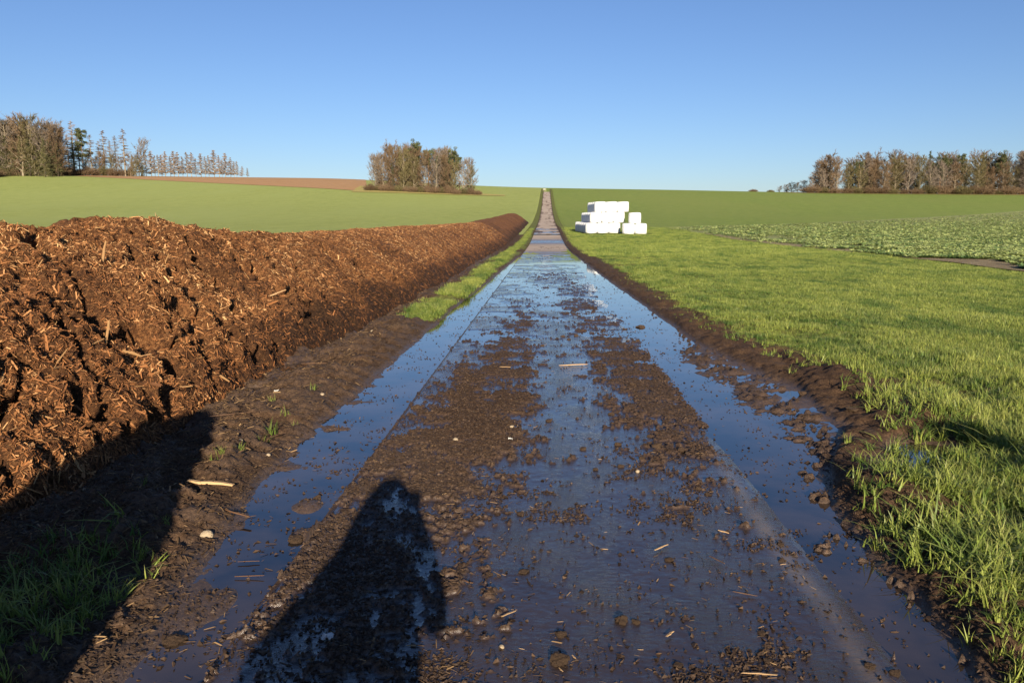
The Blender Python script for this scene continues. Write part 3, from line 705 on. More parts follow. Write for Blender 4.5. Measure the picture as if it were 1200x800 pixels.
gz = float(terrain(np.array([7.]), np.array([80.]))[0]) + .03
def bale(x, y, z, lab, grp='white silage bales in the stack'):
    global nb
    o = bpy.data.objects.new('silage_bale', BAL[nb % 5]); C.objects.link(o); o.location = (x, y, z); o.rotation_euler = (0, 0, random.uniform(0, 6)); nb += 1
    tag(o, lab, 'silage bale', grp)
for lay in range(3):
    for row in range(6 - lay):
        for c_ in range(3):
            p = Vector((bx0, by0)) + er * (c_ * 1.17 + lay * .52) + eb * (row * 1.17 + lay * .45)
            g = float(terrain(np.array([p.x]), np.array([p.y]))[0]) + .03 if lay == 0 else gz + .04
            if row == 0: lab = 'white bale, %s of three facing the track in the %s layer of the big stack' % (words[c_], layers[lay])
            elif c_ == 0: lab = 'bale on the shaded left side of the stack, %s layer, %s row behind the front' % (layers[lay], ['', 'first', 'second', 'third', 'fourth', 'fifth'][row])
            else: lab = 'white wrapped bale hidden inside the %s layer behind the front of the big stack' % layers[lay]
            bale(p.x, p.y, g + lay * 1.045 + (.02 if lay == 0 else 0), lab)
bale(7.98, 78.6, gz - .02, 'left one of the two white bales on the ground right of the big stack')
bale(9.18, 78.75, gz - .02, 'rightmost white bale on the ground right of the big stack')
bale(8.62, 78.9, gz + 1.02, 'single white bale on top of two others right of the big stack')
# white marker at the far end of the track
mk = empty('marker_board', (-.9, 318, float(terrain(np.array([-.9]), np.array([318.]))[0]) + .05))
tag(mk, 'small low white board on two posts at the far end of the track', 'marker board')
def box(name, sx, sy, sz_, loc, mat, parent, bev=.01):
    bm = bmesh.new(); bmesh.ops.create_cube(bm, size=1)
    for v in bm.verts: v.co = Vector((v.co.x * sx, v.co.y * sy, v.co.z * sz_)) + Vector(loc)
    if bev: bmesh.ops.bevel(bm, geom=bm.edges[:], offset=bev, segments=1, affect='EDGES')
    me = bpy.data.meshes.new(name); bm.to_mesh(me); bm.free(); me.materials.append(mat)
    o = bpy.data.objects.new(name, me); C.objects.link(o); o.parent = parent; return o
box('board', .9, .06, .22, (0, 0, .75), M['white'], mk); box('post', .1, .1, .95, (-.5, .1, .47), M['bark'], mk); box('post', .1, .1, .95, (.5, .1, .47), M['bark'], mk)

# ------------------------------------------------------------------ grass and crop plants
def blades_mesh(name, seed, n_, hmin, hmax, wid, spread, mat, lean=.5):
    r = np.random.default_rng(seed); vs = []; fs = []; tp = []
    for i in range(n_):
        a = r.uniform(0, 6.28); h = r.uniform(hmin, hmax); ln_ = abs(r.normal(0, lean)) + .08; w_ = wid * r.uniform(.6, 1.2)
        bx_, by_ = r.normal(0, spread, 2); da = np.array([math.cos(a), math.sin(a)]); pa = np.array([-da[1], da[0]]); b0 = len(vs)
        for k, u in enumerate((0, .35, .7, 1.0)):
            off = da * h * ln_ * u ** 1.8; zz = h * (u - .28 * ln_ * u ** 2.2); ww = w_ * (1 - u ** 1.6) * .5
            if k < 3:
                vs += [(bx_ + off[0] - pa[0] * ww, by_ + off[1] - pa[1] * ww, zz), (bx_ + off[0] + pa[0] * ww, by_ + off[1] + pa[1] * ww, zz)]; tp += [u, u]
            else: vs.append((bx_ + off[0], by_ + off[1], zz)); tp.append(1)
        fs += [(b0, b0 + 1, b0 + 3), (b0, b0 + 3, b0 + 2), (b0 + 2, b0 + 3, b0 + 5), (b0 + 2, b0 + 5, b0 + 4), (b0 + 4, b0 + 5, b0 + 6)]
    return mesh_np(name, vs, fs, mat, dict(tip=tp), smooth=True, link=False)
def rape_mesh(seed):
    r = np.random.default_rng(seed); vs = []; fs = []; tp = []
    for i in range(9):
        a = r.uniform(0, 6.28); L_ = r.uniform(.12, .22); w_ = L_ * .42; up = r.uniform(.25, 1.1); da = np.array([math.cos(a), math.sin(a)]); pa = np.array([-da[1], da[0]]); b0 = len(vs)
        for u, ww in ((0, .06), (.45, .8), (.8, 1.0), (1.0, .25)):
            rr = L_ * u; zz = L_ * up * (u - .45 * u * u) + .02
            vs += [(da[0] * rr - pa[0] * w_ * ww * .5, da[1] * rr - pa[1] * w_ * ww * .5, zz + .01), (da[0] * rr + pa[0] * w_ * ww * .5, da[1] * rr + pa[1] * w_ * ww * .5, zz + .01)]; tp += [u, u]
        for k in range(3): fs.append((b0 + 2 * k, b0 + 2 * k + 1, b0 + 2 * k + 3)); fs.append((b0 + 2 * k, b0 + 2 * k + 3, b0 + 2 * k + 2))
    return mesh_np('rape_plant', vs, fs, M['rape'], dict(tip=tp), smooth=True, link=False)
def collection(name, objs):
    c = bpy.data.collections.new(name)
    for o in objs: c.objects.link(o)
    return c
def instancer(name, P, scl, coll, label, cat, nvar, tilt=.15):
    n_ = len(P); me = bpy.data.meshes.new(name); me.vertices.add(n_); me.vertices.foreach_set('co', np.asarray(P, np.float32).ravel())
    a = me.attributes.new('scl', 'FLOAT', 'POINT'); a.data.foreach_set('value', np.asarray(scl, np.float32))
    rot = np.stack([rng.normal(0, tilt, n_), rng.normal(0, tilt, n_), rng.uniform(0, 6.28, n_)], -1).astype(np.float32)
    a = me.attributes.new('rot', 'FLOAT_VECTOR', 'POINT'); a.data.foreach_set('vector', rot.ravel())
    a = me.attributes.new('idx', 'INT', 'POINT'); a.data.foreach_set('value', rng.integers(0, nvar, n_).astype(np.int32))
    o = bpy.data.objects.new(name, me); C.objects.link(o)
    g = bpy.data.node_groups.new(name, 'GeometryNodeTree')
    g.interface.new_socket('Geometry', in_out='INPUT', socket_type='NodeSocketGeometry'); g.interface.new_socket('Geometry', in_out='OUTPUT', socket_type='NodeSocketGeometry')
    N = g.nodes; i_ = N.new('NodeGroupInput'); o_ = N.new('NodeGroupOutput'); ci_ = N.new('GeometryNodeCollectionInfo'); ci_.inputs[0].default_value = coll
    ci_.inputs['Separate Children'].default_value = True; ci_.inputs['Reset Children'].default_value = True
    ip = N.new('GeometryNodeInstanceOnPoints'); ip.inputs['Pick Instance'].default_value = True
    def at(nm, ty):
        q_ = N.new('GeometryNodeInputNamedAttribute'); q_.data_type = ty; q_.inputs['Name'].default_value = nm; return q_.outputs['Attribute']
    L_ = g.links; L_.new(i_.outputs[0], ip.inputs['Points']); L_.new(ci_.outputs[0], ip.inputs['Instance'])
    L_.new(at('idx', 'INT'), ip.inputs['Instance Index']); L_.new(at('rot', 'FLOAT_VECTOR'), ip.inputs['Rotation']); L_.new(at('scl', 'FLOAT'), ip.inputs['Scale'])
    L_.new(ip.outputs[0], o_.inputs[0])
    md = o.modifiers.new('plants', 'NODES'); md.node_group = g
    return tag(o, label, cat, kind='stuff')
GA = collection('grass_source', [blades_mesh('grass_blades', i, 9, .05, .14, .009, .022, M['grass'] if i < 4 else M['grassdark'], 1.0) for i in range(5)])
GB = collection('turf_source', [blades_mesh('turf_blades', 30 + i, 22, .04, .10, .008, .07, M['grass'], .6) for i in range(4)] + [blades_mesh('turf_blades', 50 + i, 22, .04, .11, .008, .07, M['grassdark'], .6) for i in range(2)])
GC = collection('far_turf_source', [blades_mesh('far_turf_blades', 70 + i, 26, .04, .10, .016, .18, M['grass'], .6) for i in range(3)] + [blades_mesh('far_turf_blades', 80, 26, .04, .10, .016, .18, M['grassdark'], .6)])
GR = collection('rape_source', [rape_mesh(i) for i in range(4)])
def gz_all(x, y):
    zl = local(x, y)[0]; inner_ = (y < 76) & (x > np.maximum(-4.2, -.78 * y - .7)) & (x < np.minimum(4.8, .72 * y + .7))
    return terrain(x, y) + np.where(inner_, zl, .025)
# near blades right of the track
n_ = 110000; y = upow(2.2, 24, -.2, n_); x = 1.6 + rng.uniform(0, 1, n_) * (.75 * y + .5)
ed = x - xg_of(y); pn = fbm(x, y, 2.4, 3, 301)
k = (x < .75 * y + .8) & (rng.uniform(size=n_) < np.clip(.10 * sstep(-.35, 0, ed) + .9 * sstep(.1, 1.1, ed + .6 * (pn - .5)), 0, 1) * (.35 + .65 * sstep(.35, .55, pn + .15 * sstep(1, 2, ed))))
x, y = x[k], y[k]; z = gz_all(x, y); k = z > ZW; x, y, z = x[k], y[k], z[k]
instancer('grass_blades', np.stack([x, y, z - .004], -1), rng.uniform(.45, 1.15, len(x)) * (.55 + .9 * fbm(x, y, 1.1, 3, 303)) * (1 - .5 * sstep(6, 15, y)), GA, 'yellow green grass blades beside the right puddle', 'grass', 5, .2)
# turf
n_ = 90000; y = upow(8, 52, -.3, n_); x = rng.uniform(1.8, 16.2, n_)
ed = x - xg_of(y); k = (x < .72 * y + .8) & (ed > .05 + .5 * fbm(x, y, 1.5, 3, 305)) & (x < 15.7 + .6 * (fbm(x, y, .5, 2, 9) - .5))
x, y = x[k], y[k]; instancer('turf', np.stack([x, y, gz_all(x, y) - .005], -1), rng.uniform(.5, 1.0, len(x)) * (.35 + 1.1 * fbm(x, y, .45, 3, 307)), GB, 'short bright green turf between the track and the rape field', 'grass', 6)
n_ = 30000; y = upow(36, 105, -1., n_); x = rng.uniform(1.8, 17, n_); k = (x < 15.8 + .1 * np.maximum(y - 90, 0)) & (x - xg_of(y) > .1)
x, y = x[k], y[k]; k = ~((x > 3.6) & (x < 10.4) & (y > 77.8) & (y < 89)); x, y = x[k], y[k]
instancer('far_turf', np.stack([x, y, gz_all(x, y) - .005], -1), rng.uniform(.5, 1.0, len(x)), GC, 'short turf around the bale stack', 'grass', 4)
# green ridge between left puddle and heap
n_ = 14000; y = upow(12.5, 100, -.8, n_); s0 = rng.normal(0, .12, n_); xcn = np.interp(y, [10, 14, 20, 40, 100], [-2.05, -2.0, -1.92, -1.85, -1.75]); x = xcn + s0
k = (x < LE - np.maximum(wl_of(y), 0) - .10) & (x > -2.4) & (fbm(x, y, .9, 2, 91) + .008 * np.minimum(y - 12, 20) > .55 - .12 * (rng.uniform(size=n_) ** 3)); x, y = x[k], y[k]
instancer('bank_grass', np.stack([x, y, gz_all(x, y) - .005], -1), rng.uniform(.35, 1.0, len(x)) * (.4 + 1.1 * fbm(x, y, 1.5, 2, 93)) + y * .005, GB, 'mossy yellow green grass clumps on the ridge left of the puddle', 'grass', 6)
# shaded grass bottom left
n_ = 420; x = rng.normal(-2.1, .26, n_); y = rng.normal(2.95, .4, n_); k = (x < -1.75) & (y > 2.0) & (fbm(x, y, 3.0, 2, 19) > .54); x, y = x[k], y[k]
instancer('shaded_grass', np.stack([x, y, gz_all(x, y) - .004], -1), rng.uniform(.4, 1.0, len(x)), GA, 'long dark grass in the shadow at the bottom left', 'grass', 5, .3)
# rape plants
n_ = 110000; y = upow(16, 240, -.25, n_); x = 15.7 + rng.uniform(0, 1, n_) * (.72 * y + 4 - 15.7)
k = (x > 15.7 + .5 * (fbm(x, y, .4, 2, 9) - .5)) & (y < 88 + x * .98 + 3 * (fbm(x, y, .1, 2, 4) - .5)) & (fbm(x, y, .25, 3, 311) + .02 * np.minimum(x - 16, 12) > .42 + .16 * sstep(20 - y * .04, 17 - y * .02, x))
x, y = x[k], y[k]
instancer('rape_plants', np.stack([x, y, terrain(x, y) + .07], -1), rng.uniform(.45, 1.0, len(x)) * (1 + y * .002), GR, 'pale green young rape plants in the field on the right', 'crop', 4)
# single tufts on the left bank, each a thing
random.seed(21)
TU = [blades_mesh('grass_tuft', 100 + i, 16, .05, .13, .006, .02, M['grass'], .7).data for i in range(4)]
tufts = [(250, 553, .9, 'small grass tuft just above the pale board on the left bank'), (262, 545, .7, 'low grass tuft right of the one above the pale board'),
         (318, 510, 1.2, 'densest grass tuft on the left bank, lowest of the bright cluster'), (334, 492, .9, 'bright grass tuft upper right of the cluster on the left bank'),
         (320, 478, .7, 'small upright tuft below the white scrap'), (282, 540, .7, 'grass tuft to the right of the pale board tufts'),
         (308, 520, .9, 'bright grass tuft at the left of the lowest cluster'), (346, 500, .7, 'thin grass tuft at the right end of the bright cluster'),
         (195, 622, .6, 'sparse two bladed tuft in the mud beside the shadow'), (166, 655, .6, 'small broad leaved seedling at the shadow edge'),
         (160, 672, .5, 'tiny seedling below the broad leaved one'), (95, 738, 1.3, 'long bladed grass tuft in the mud at the lower left corner'),
         (368, 466, .8, 'sparse tuft on the mud ridge beside the left puddle'), (1010, 545, 1.1, 'pale tuft at the muddy corner of the right puddle'),
         (995, 520, 1.0, 'thin pale tuft standing in the wet corner right of the track'), (928, 440, 1.1, 'dry straw coloured tuft at the outer edge of the right puddle'),
         (1190, 745, 1.0, 'low tuft at the right bottom edge of the mud bank'), (1030, 640, .8, 'single tuft on the mud bank right of the lower puddle')]
for i, (px, py, s_, lab) in enumerate(tufts):
    x, y = pix(px, py, .03); o = bpy.data.objects.new('grass_tuft', TU[i % 4]); C.objects.link(o)
    o.location = (x, y, on_ground(x, y) - .004); o.scale = (s_, s_, s_); o.rotation_euler = (0, 0, i * 1.3); tag(o, lab, 'grass tuft', 'single grass tufts on the mud banks')

# ------------------------------------------------------------------ trees
class TB:
    """collects tapered limbs and twig slivers"""
    def __init__(s): s.v = []; s.f = []
    def limb(s, p, q_, r0, r1, n_=4):
        d = (q_ - p); L_ = np.linalg.norm(d); d = d / (L_ + 1e-9); a = np.cross(d, [0.3, .2, .9]); a /= np.linalg.norm(a) + 1e-9; b = np.cross(d, a); b0 = len(s.v)
        for (c, r_) in ((p, r0), (q_, r1)):
            for k in range(n_): t_ = 2 * math.pi * k / n_; s.v.append(c + (a * math.cos(t_) + b * math.sin(t_)) * r_)
        for k in range(n_): s.f.append((b0 + k, b0 + (k + 1) % n_, b0 + n_ + (k + 1) % n_)); s.f.append((b0 + k, b0 + n_ + (k + 1) % n_, b0 + n_ + k))
    def sliver(s, p, q_, w_, rv):
        d = q_ - p; a = np.cross(d, rv); a = a / (np.linalg.norm(a) + 1e-9) * w_ * .5; b0 = len(s.v); s.v += [p - a, p + a, q_]; s.f.append((b0, b0 + 1, b0 + 2))
    def leaf(s, c, r_, rs):
        a = rs.normal(size=3) * r_; b = rs.normal(size=3) * r_; b0 = len(s.v); s.v += [c, c + a, c + b]; s.f.append((b0, b0 + 1, b0 + 2))
    def mesh(s, name, mat): 
        me = mesh_np(name, s.v, s.f, mat, smooth=False, link=False).data; return me
def rdir(rs, base, spread):
    d = base + rs.normal(size=3) * spread; return d / np.linalg.norm(d)
def deciduous(seed, H, wide=.33, tw='twig_brown', bk='bark', base_=.10, dens=1.0, ivy=0):
    rs = np.random.default_rng(seed); T = TB(); K = TB(); I = TB(); up = np.array([0, 0, 1.])
    nodes = []; p = np.zeros(3); r_ = H * .018
    for i in range(7):
        q_ = p + rdir(rs, up, .10) * H * .125; T.limb(p, q_, r_, r_ * .83, 5); r_ *= .83; nodes.append((p.copy(), q_.copy(), r_)); p = q_
    for i, (a, b, rr) in enumerate(nodes):
        if b[2] < H * base_: continue
        frac = b[2] / H
        for j in range(int(5 * dens) if i < 6 else 6):
            L1 = H * wide * (1.15 - .75 * abs(frac - .5) - .2 * frac) * rs.uniform(.7, 1.1); an = rs.uniform(0, 6.28)
            d1 = rdir(rs, np.array([math.cos(an), math.sin(an), .65 + .6 * frac]), .15); s1 = a + (b - a) * rs.uniform(.2, 1); e1 = s1 + d1 * L1
            T.limb(s1, e1, rr * .5, rr * .18, 3)
            for k in range(6):
                u = .25 + .75 * (k + rs.uniform(0, 1)) / 6; s2 = s1 + d1 * L1 * u; d2 = rdir(rs, d1 + up * .25, .55); L2 = L1 * .45 * rs.uniform(.6, 1.1); e2 = s2 + d2 * L2
                K.sliver(s2, e2, .14, rs.normal(size=3)); K.sliver(s2, e2, .14, rs.normal(size=3))
                for m_ in range(int(11 * dens)):
                    u2 = rs.uniform(.15, 1); s3 = s2 + d2 * L2 * u2; d3 = rdir(rs, d2 + up * .3, .6); K.sliver(s3, s3 + d3 * rs.uniform(.5, 1.2) * H / 14, .10, rs.normal(size=3))
    for (a, b, rr) in nodes[:6]:                                       # short inner twigs fill the crown
        for j in range(60): c0_ = a + (b - a) * rs.uniform() + rs.normal(size=3) * np.array([1.1, 1.1, .5]); K.sliver(c0_, c0_ + rs.normal(size=3) * .9, .12, rs.normal(size=3))
    if ivy:
        for (a, b, rr) in nodes[:5]:
            for j in range(70): I.leaf(a + (b - a) * rs.uniform() + rs.normal(size=3) * np.array([.4, .4, .2]) * ivy, .22, rs)
    return T.mesh('trunk', M[bk]), K.mesh('crown', M[tw]), (I.mesh('ivy', M['ivy']) if ivy else None)
def pine(seed, H, base_=.5, mat='needle'):
    rs = np.random.default_rng(seed); T = TB(); K = TB(); up = np.array([0, 0, 1.]); p = np.zeros(3); r_ = H * .016; pts = []
    for i in range(8):
        q_ = p + rdir(rs, up, .05) * H * .12; T.limb(p, q_, r_, r_ * .86, 5); r_ *= .86; pts.append((p, q_)); p = q_
    for (a, b) in pts:
        if b[2] < H * base_: 
            if rs.uniform() < .7: an = rs.uniform(0, 6.28); T.limb(b, b + np.array([math.cos(an), math.sin(an), .1]) * rs.uniform(.5, 1.4), .04, .01, 3)
            continue
        for j in range(5):
            an = rs.uniform(0, 6.28); L1 = H * .17 * (1.25 - b[2] / H * .75) * rs.uniform(.5, 1.2); s1 = a + (b - a) * rs.uniform(); e1 = s1 + np.array([math.cos(an), math.sin(an), .35]) * L1; T.limb(s1, e1, .07, .03, 3)
            for c in range(3):
                cc = s1 + (e1 - s1) * (.45 + .3 * c) + rs.normal(size=3) * .25; rad = rs.uniform(.5, .95)
                for m_ in range(55): d = rs.normal(size=3); d /= np.linalg.norm(d); K.leaf(cc + d * rad * rs.uniform(.5, 1) ** .5 * np.array([1, 1, .6]), .22, rs)
    return T.mesh('trunk', M['barkpine']), K.mesh('crown', M[mat]), None
def larch(seed, H, base_=.12, wide=.15, tw='twig_orange', dens=1.0, bk='bark'):
    rs = np.random.default_rng(seed); T = TB(); K = TB(); T.limb(np.zeros(3), np.array([0, 0, H * .5]), H * .014, H * .009, 5); T.limb(np.array([0, 0, H * .5]), np.array([rs.normal() * .1, 0, H]), H * .009, .02, 4)
    z_ = H * base_
    while z_ < H * .985:
        fr_ = 1 - z_ / H
        for j in range(rs.integers(3, 6)):
            an = rs.uniform(0, 6.28); L1 = H * wide * (fr_ ** .75 + .06) * rs.uniform(.55, 1.15) * (.7 + .3 * min(1, (z_ / H) / .25)); d = np.array([math.cos(an), math.sin(an), rs.uniform(-.12, .28)]); s1 = np.array([0, 0, z_ + rs.uniform(-.2, .2)]); e1 = s1 + d * L1
            K.sliver(s1, e1, .20, np.array([0, 0, 1.])); K.sliver(s1, e1, .20, np.array([d[1], -d[0], 0]))
            for m_ in range(int((6 + L1 * 9) * dens)):
                s2 = s1 + d * L1 * rs.uniform(.1, 1); K.sliver(s2, s2 + np.array([rs.normal() * .25, rs.normal() * .25, -rs.uniform(.05, .45)]) + d * .15, .12, rs.normal(size=3))
        z_ += H * .026 * rs.uniform(.7, 1.3) + .12
    return T.mesh('trunk', M[bk]), K.mesh('crown', M[tw]), None
def spruce(seed, H, mat='needle', wide=.2, base_=.06):
    rs = np.random.default_rng(seed); T = TB(); K = TB(); T.limb(np.zeros(3), np.array([0, 0, H]), H * .015, .02, 5); z_ = H * base_
    while z_ < H:
        fr_ = 1 - z_ / H
        for j in range(5):
            an = rs.uniform(0, 6.28); L1 = H * wide * (fr_ ** .8 + .03) * rs.uniform(.6, 1.2); s1 = np.array([0, 0, z_])
            for m_ in range(int(10 + L1 * 12)): u = rs.uniform(.1, 1); K.leaf(s1 + np.array([math.cos(an), math.sin(an), -.25 * u]) * L1 * u + rs.normal(size=3) * np.array([.18, .18, .12]), .15, rs)
        z_ += H * .028 + .1
    return T.mesh('trunk', M['barkdark']), K.mesh('crown', M[mat]), None
def shrub(seed, H, Wd, tw='twig_brown', n_=420):
    rs = np.random.default_rng(seed); T = TB(); K = TB()
    for i in range(n_):
        a = rs.uniform(0, 6.28); rr = Wd * rs.uniform(0, 1) ** .6; p = np.array([math.cos(a) * rr * .5, math.sin(a) * rr * .5, rs.uniform(0, .3) * H]); hh = H * (1 - .55 * (rr / Wd) ** 2) * rs.uniform(.5, 1)
        q_ = np.array([math.cos(a) * rr, math.sin(a) * rr, hh]); K.sliver(p, q_, .07, rs.normal(size=3))
        for j in range(4): u = rs.uniform(.3, 1); s2 = p + (q_ - p) * u; K.sliver(s2, s2 + rs.normal(size=3) * .4, .06, rs.normal(size=3))
    for j in range(5): a = rs.uniform(0, 6.28); T.limb(np.zeros(3), np.array([math.cos(a) * .4, math.sin(a) * .4, H * .5]), .05, .02, 3)
    return T.mesh('stem', M['bark']), K.mesh('foliage', M[tw]), None
PT = {'bareA': [deciduous(1, 15, .33, 'twig_brown'), deciduous(2, 15, .30, 'twig_olive', 'bark', .1, 1, .8), deciduous(3, 15, .36, 'twig_grey', 'bark', .12), deciduous(4, 15, .30, 'twig_brown', 'barkdark', .08, 1.1, .6), deciduous(5, 15, .34, 'twig_olive', 'bark', .1), deciduous(6, 15, .28, 'twig_grey', 'bark', .2, 1.1)],
      'pine': [pine(11, 16), pine(12, 16, .42), pine(13, 16, .6)],
      'larch': [larch(21, 20, .12, .20), larch(22, 20, .25, .21, 'twig_brown', .7), larch(23, 20, .35, .24, 'twig_grey', .6, 'barkdark')],
      'younglarch': [larch(31, 12, .12, .34, 'twig_orange', 1.3), larch(32, 12, .15, .31, 'twig_orange', 1.2), larch(33, 12, .18, .28, 'twig_grey', 1.2)],
      'spruce': [spruce(41, 16, 'needle', .2), spruce(42, 16, 'ivy', .22), spruce(43, 16, 'ivy', .18, .2)],
      'shrub': [shrub(51, 3, 2.6, 'twig_brown'), shrub(52, 3, 2.4, 'twig_olive'), shrub(53, 3.4, 2.6, 'twig_brown')]}
BASEH = {'bareA': 15, 'pine': 16, 'larch': 20, 'younglarch': 12, 'spruce': 16, 'shrub': 3}
NAME = {'bareA': 'bare_tree', 'pine': 'pine_tree', 'larch': 'larch_tree', 'younglarch': 'larch_tree', 'spruce': 'spruce_tree', 'shrub': 'shrub'}
CAT = {'bareA': 'bare tree', 'pine': 'pine tree', 'larch': 'larch tree', 'younglarch': 'larch tree', 'spruce': 'spruce tree', 'shrub': 'shrub'}
def tx(px): return math.tan(math.atan((px - 600) / 930.) - R(YAW))
def plant(kind, var, px, D, H, label, group, wsc=1.0):
    x = tx(px) * D; z = float(terrain(np.array([x]), np.array([D]))[0]); o = empty(NAME[kind], (x, D, z - .1), random.uniform(0, 6.28)); s_ = H / BASEH[kind]; o.scale = (s_ * wsc, s_ * wsc, s_)
    t_, k_, i_ = PT[kind][var % len(PT[kind])]
    for nm, me in (('stem' if kind == 'shrub' else 'trunk', t_), ('foliage' if kind == 'shrub' else 'crown', k_), ('ivy', i_)):
        if me is None: continue
        c = bpy.data.objects.new(nm, me); c.parent = o; C.objects.link(c)
    return tag(o, label, CAT[kind], group)
ORD = ['first', 'second', 'third', 'fourth', 'fifth', 'sixth', 'seventh', 'eighth', 'ninth', 'tenth', 'eleventh', 'twelfth', 'thirteenth', 'fourteenth', 'fifteenth', 'sixteenth', 'seventeenth', 'eighteenth', 'nineteenth', 'twentieth']
random.seed(3)
# small copse left of the track
fr = [(442, 'bareA', 2, 11.5), (452, 'bareA', 0, 12), (462, 'bareA', 3, 14), (475, 'bareA', 1, 12.5), (487, 'bareA', 4, 12), (500, 'bareA', 0, 13), (512, 'bareA', 5, 12), (524, 'bareA', 3, 12), (534, 'bareA', 1, 12), (545, 'bareA', 2, 11), (553, 'bareA', 4, 9)]
for i, (px, k_, v_, H) in enumerate(fr): plant(k_, v_, px, 277 + random.uniform(-1.5, 2), H * random.uniform(.9, 1.12), '%s bare tree from the left along the front edge of the small copse' % ORD[i], 'bare trees of the small copse', .8)
for i, (px, H, v_, lab) in enumerate([(489, 17, 0, 'tallest dark green pine rising in the middle of the small copse'), (482, 14.5, 1, 'green pine just left of the tallest pine in the copse'), (503, 14.5, 2, 'green pine just right of the tallest pine in the copse'), (516, 12.5, 1, 'lower pine in the gap right of the copse middle'), (531, 15, 0, 'second tallest pine on the right side of the copse'), (540, 12.5, 2, 'short pine at the right shoulder of the copse')]):
    plant('pine', v_, px, 282 + random.uniform(-2, 3), H, lab, 'pines of the small copse')
for i in range(26):
    px = random.uniform(444, 556); hh = np.interp(px, [440, 455, 475, 510, 540, 558], [11, 14.5, 15, 14.5, 13.5, 11]); plant('bareA', random.randrange(6), px, random.uniform(281, 300), hh * random.uniform(.84, 1.06), 'bare brown tree standing inside the small copse behind its front edge', 'bare trees inside the small copse', .85)
for i in range(16): plant('shrub', i, 436 + i * 8.3, 274 + random.uniform(-1, 1.5), random.uniform(2, 3.2), '%s low brown shrub from the left at the foot of the small copse' % ORD[i], 'shrubs at the foot of the small copse', 1.0)
# left wood
lw = [(-60, 20), (-38, 21), (-20, 22), (-4, 22), (10, 21.5), (24, 22), (38, 22.5), (52, 22), (66, 20.5), (80, 18.5)]
for i, (px, H) in enumerate(lw):
    plant('bareA', i, px, 345 + random.uniform(-5, 5), H * 1.12, '%s tall brown tree from the left in the front of the dense left wood' % ORD[i], 'bare trees of the dense left wood', .95)
for i in range(44):
    px = random.uniform(-70, 92); plant('bareA', random.randrange(6), px, random.uniform(352, 385), random.uniform(19, 24), 'bare tree deep inside the dense left wood', 'trees deep inside the left wood', .95)
for i, (px, H, v_) in enumerate([(-12, 17, 1), (0, 18, 2), (10, 16, 1), (20, 17, 2), (29, 15, 1), (38, 17, 2), (47, 16, 1), (56, 18, 2), (64, 16, 1), (72, 17, 1), (79, 14, 2)]):
    plant('spruce', v_, px, 339 + random.uniform(-4, 4), H, '%s dull green drooping conifer from the left at the edge of the left wood' % ORD[i], 'dull conifers of the left wood', 1.15)
for i in range(20): plant('shrub', i, -20 + i * 9.5, 332 + i * 2.2 + random.uniform(-2, 2) - max(0, 40 - i * 9.5) * .6, random.uniform(3.6, 5.5), '%s brown bramble thicket from the left along the edge of the left wood' % ORD[i], 'thickets at the edge of the left wood', 1.0)
tall = [(33, 27.5, 1, 'larch with its tip standing above the round crowns of the left wood'), (84, 20, 2, 'thin bare larch at the right shoulder of the dense left wood'), (92, 19.5, 0, 'reddish larch left of the tallest larch'), (98, 26, 0, 'tallest larch of the left wood with a pointed tip'),
        (118, 19, 1, 'slim larch behind the round topped pine'), (127, 16.5, 0, 'short larch between pine and open larches'), (133, 21.5, 1, 'open larch with tiers of branches left of the widest one'), (146, 19, 2, 'narrow bare larch between two taller ones'), (156, 22, 1, 'wide tiered larch standing free against the sky'), (104, 19, 2, 'dark trunked larch beside the pointed tallest one'), (140, 17, 0, 'small larch among the open group')]
for i, (px, H, v_, lab) in enumerate(tall): plant('larch', v_, px, 372 + random.uniform(-4, 8), H, lab, 'tall larches of the left wood', 1.15)
plant('pine', 1, 108, 370, 21.5, 'round topped dark pine right of the tallest larch', 'pines of the left wood')
plant('spruce', 0, 97, 368, 17, 'dark narrow conifer below the tallest larch', 'dark conifers of the left wood', .6)
plant('spruce', 1, 176, 372, 6.5, 'dark low spruce with a pale stem in front of the larch row', 'dark conifers of the left wood', .9)
plant('bareA', 2, 174, 384, 17.5, 'grey bare tree with spreading crown at the right end of the open larches', 'bare trees of the left wood', .8)
for i, (px, H) in enumerate([(112, 10), (122, 9), (131, 11), (142, 10), (152, 9), (162, 10), (168, 9)]): plant('bareA', i + 1, px, 371 + random.uniform(-3, 3), H, '%s young bare tree from the left below the open larches' % ORD[i], 'young trees below the larches', 1.0)
yl = [(180, 12.5), (190, 10), (198, 12.5), (212, 12), (227, 13), (237, 11), (248, 11.5), (258, 12.5), (267, 10.5), (281, 8.5), (164, 10.5), (172, 12), (186, 14), (194, 11.5), (202, 13.5), (208, 11), (217, 13.5), (222, 11.5), (232, 12.5), (243, 13.5), (252, 12.5), (264, 12), (271, 11.5), (277, 9.5), (284, 9), (290, 7), (296, 5)]
yl.sort()
ORD += ['twenty first', 'twenty second', 'twenty third', 'twenty fourth', 'twenty fifth', 'twenty sixth', 'twenty seventh', 'twenty eighth']
for i, (px, H) in enumerate(yl): plant('younglarch', i if i % 4 else 2, px, 384 + random.uniform(-2, 4), H * random.uniform(.78, 1.06), '%s slender orange larch from the left in the row running down to the right' % ORD[i], 'row of slender larches', 1.0)
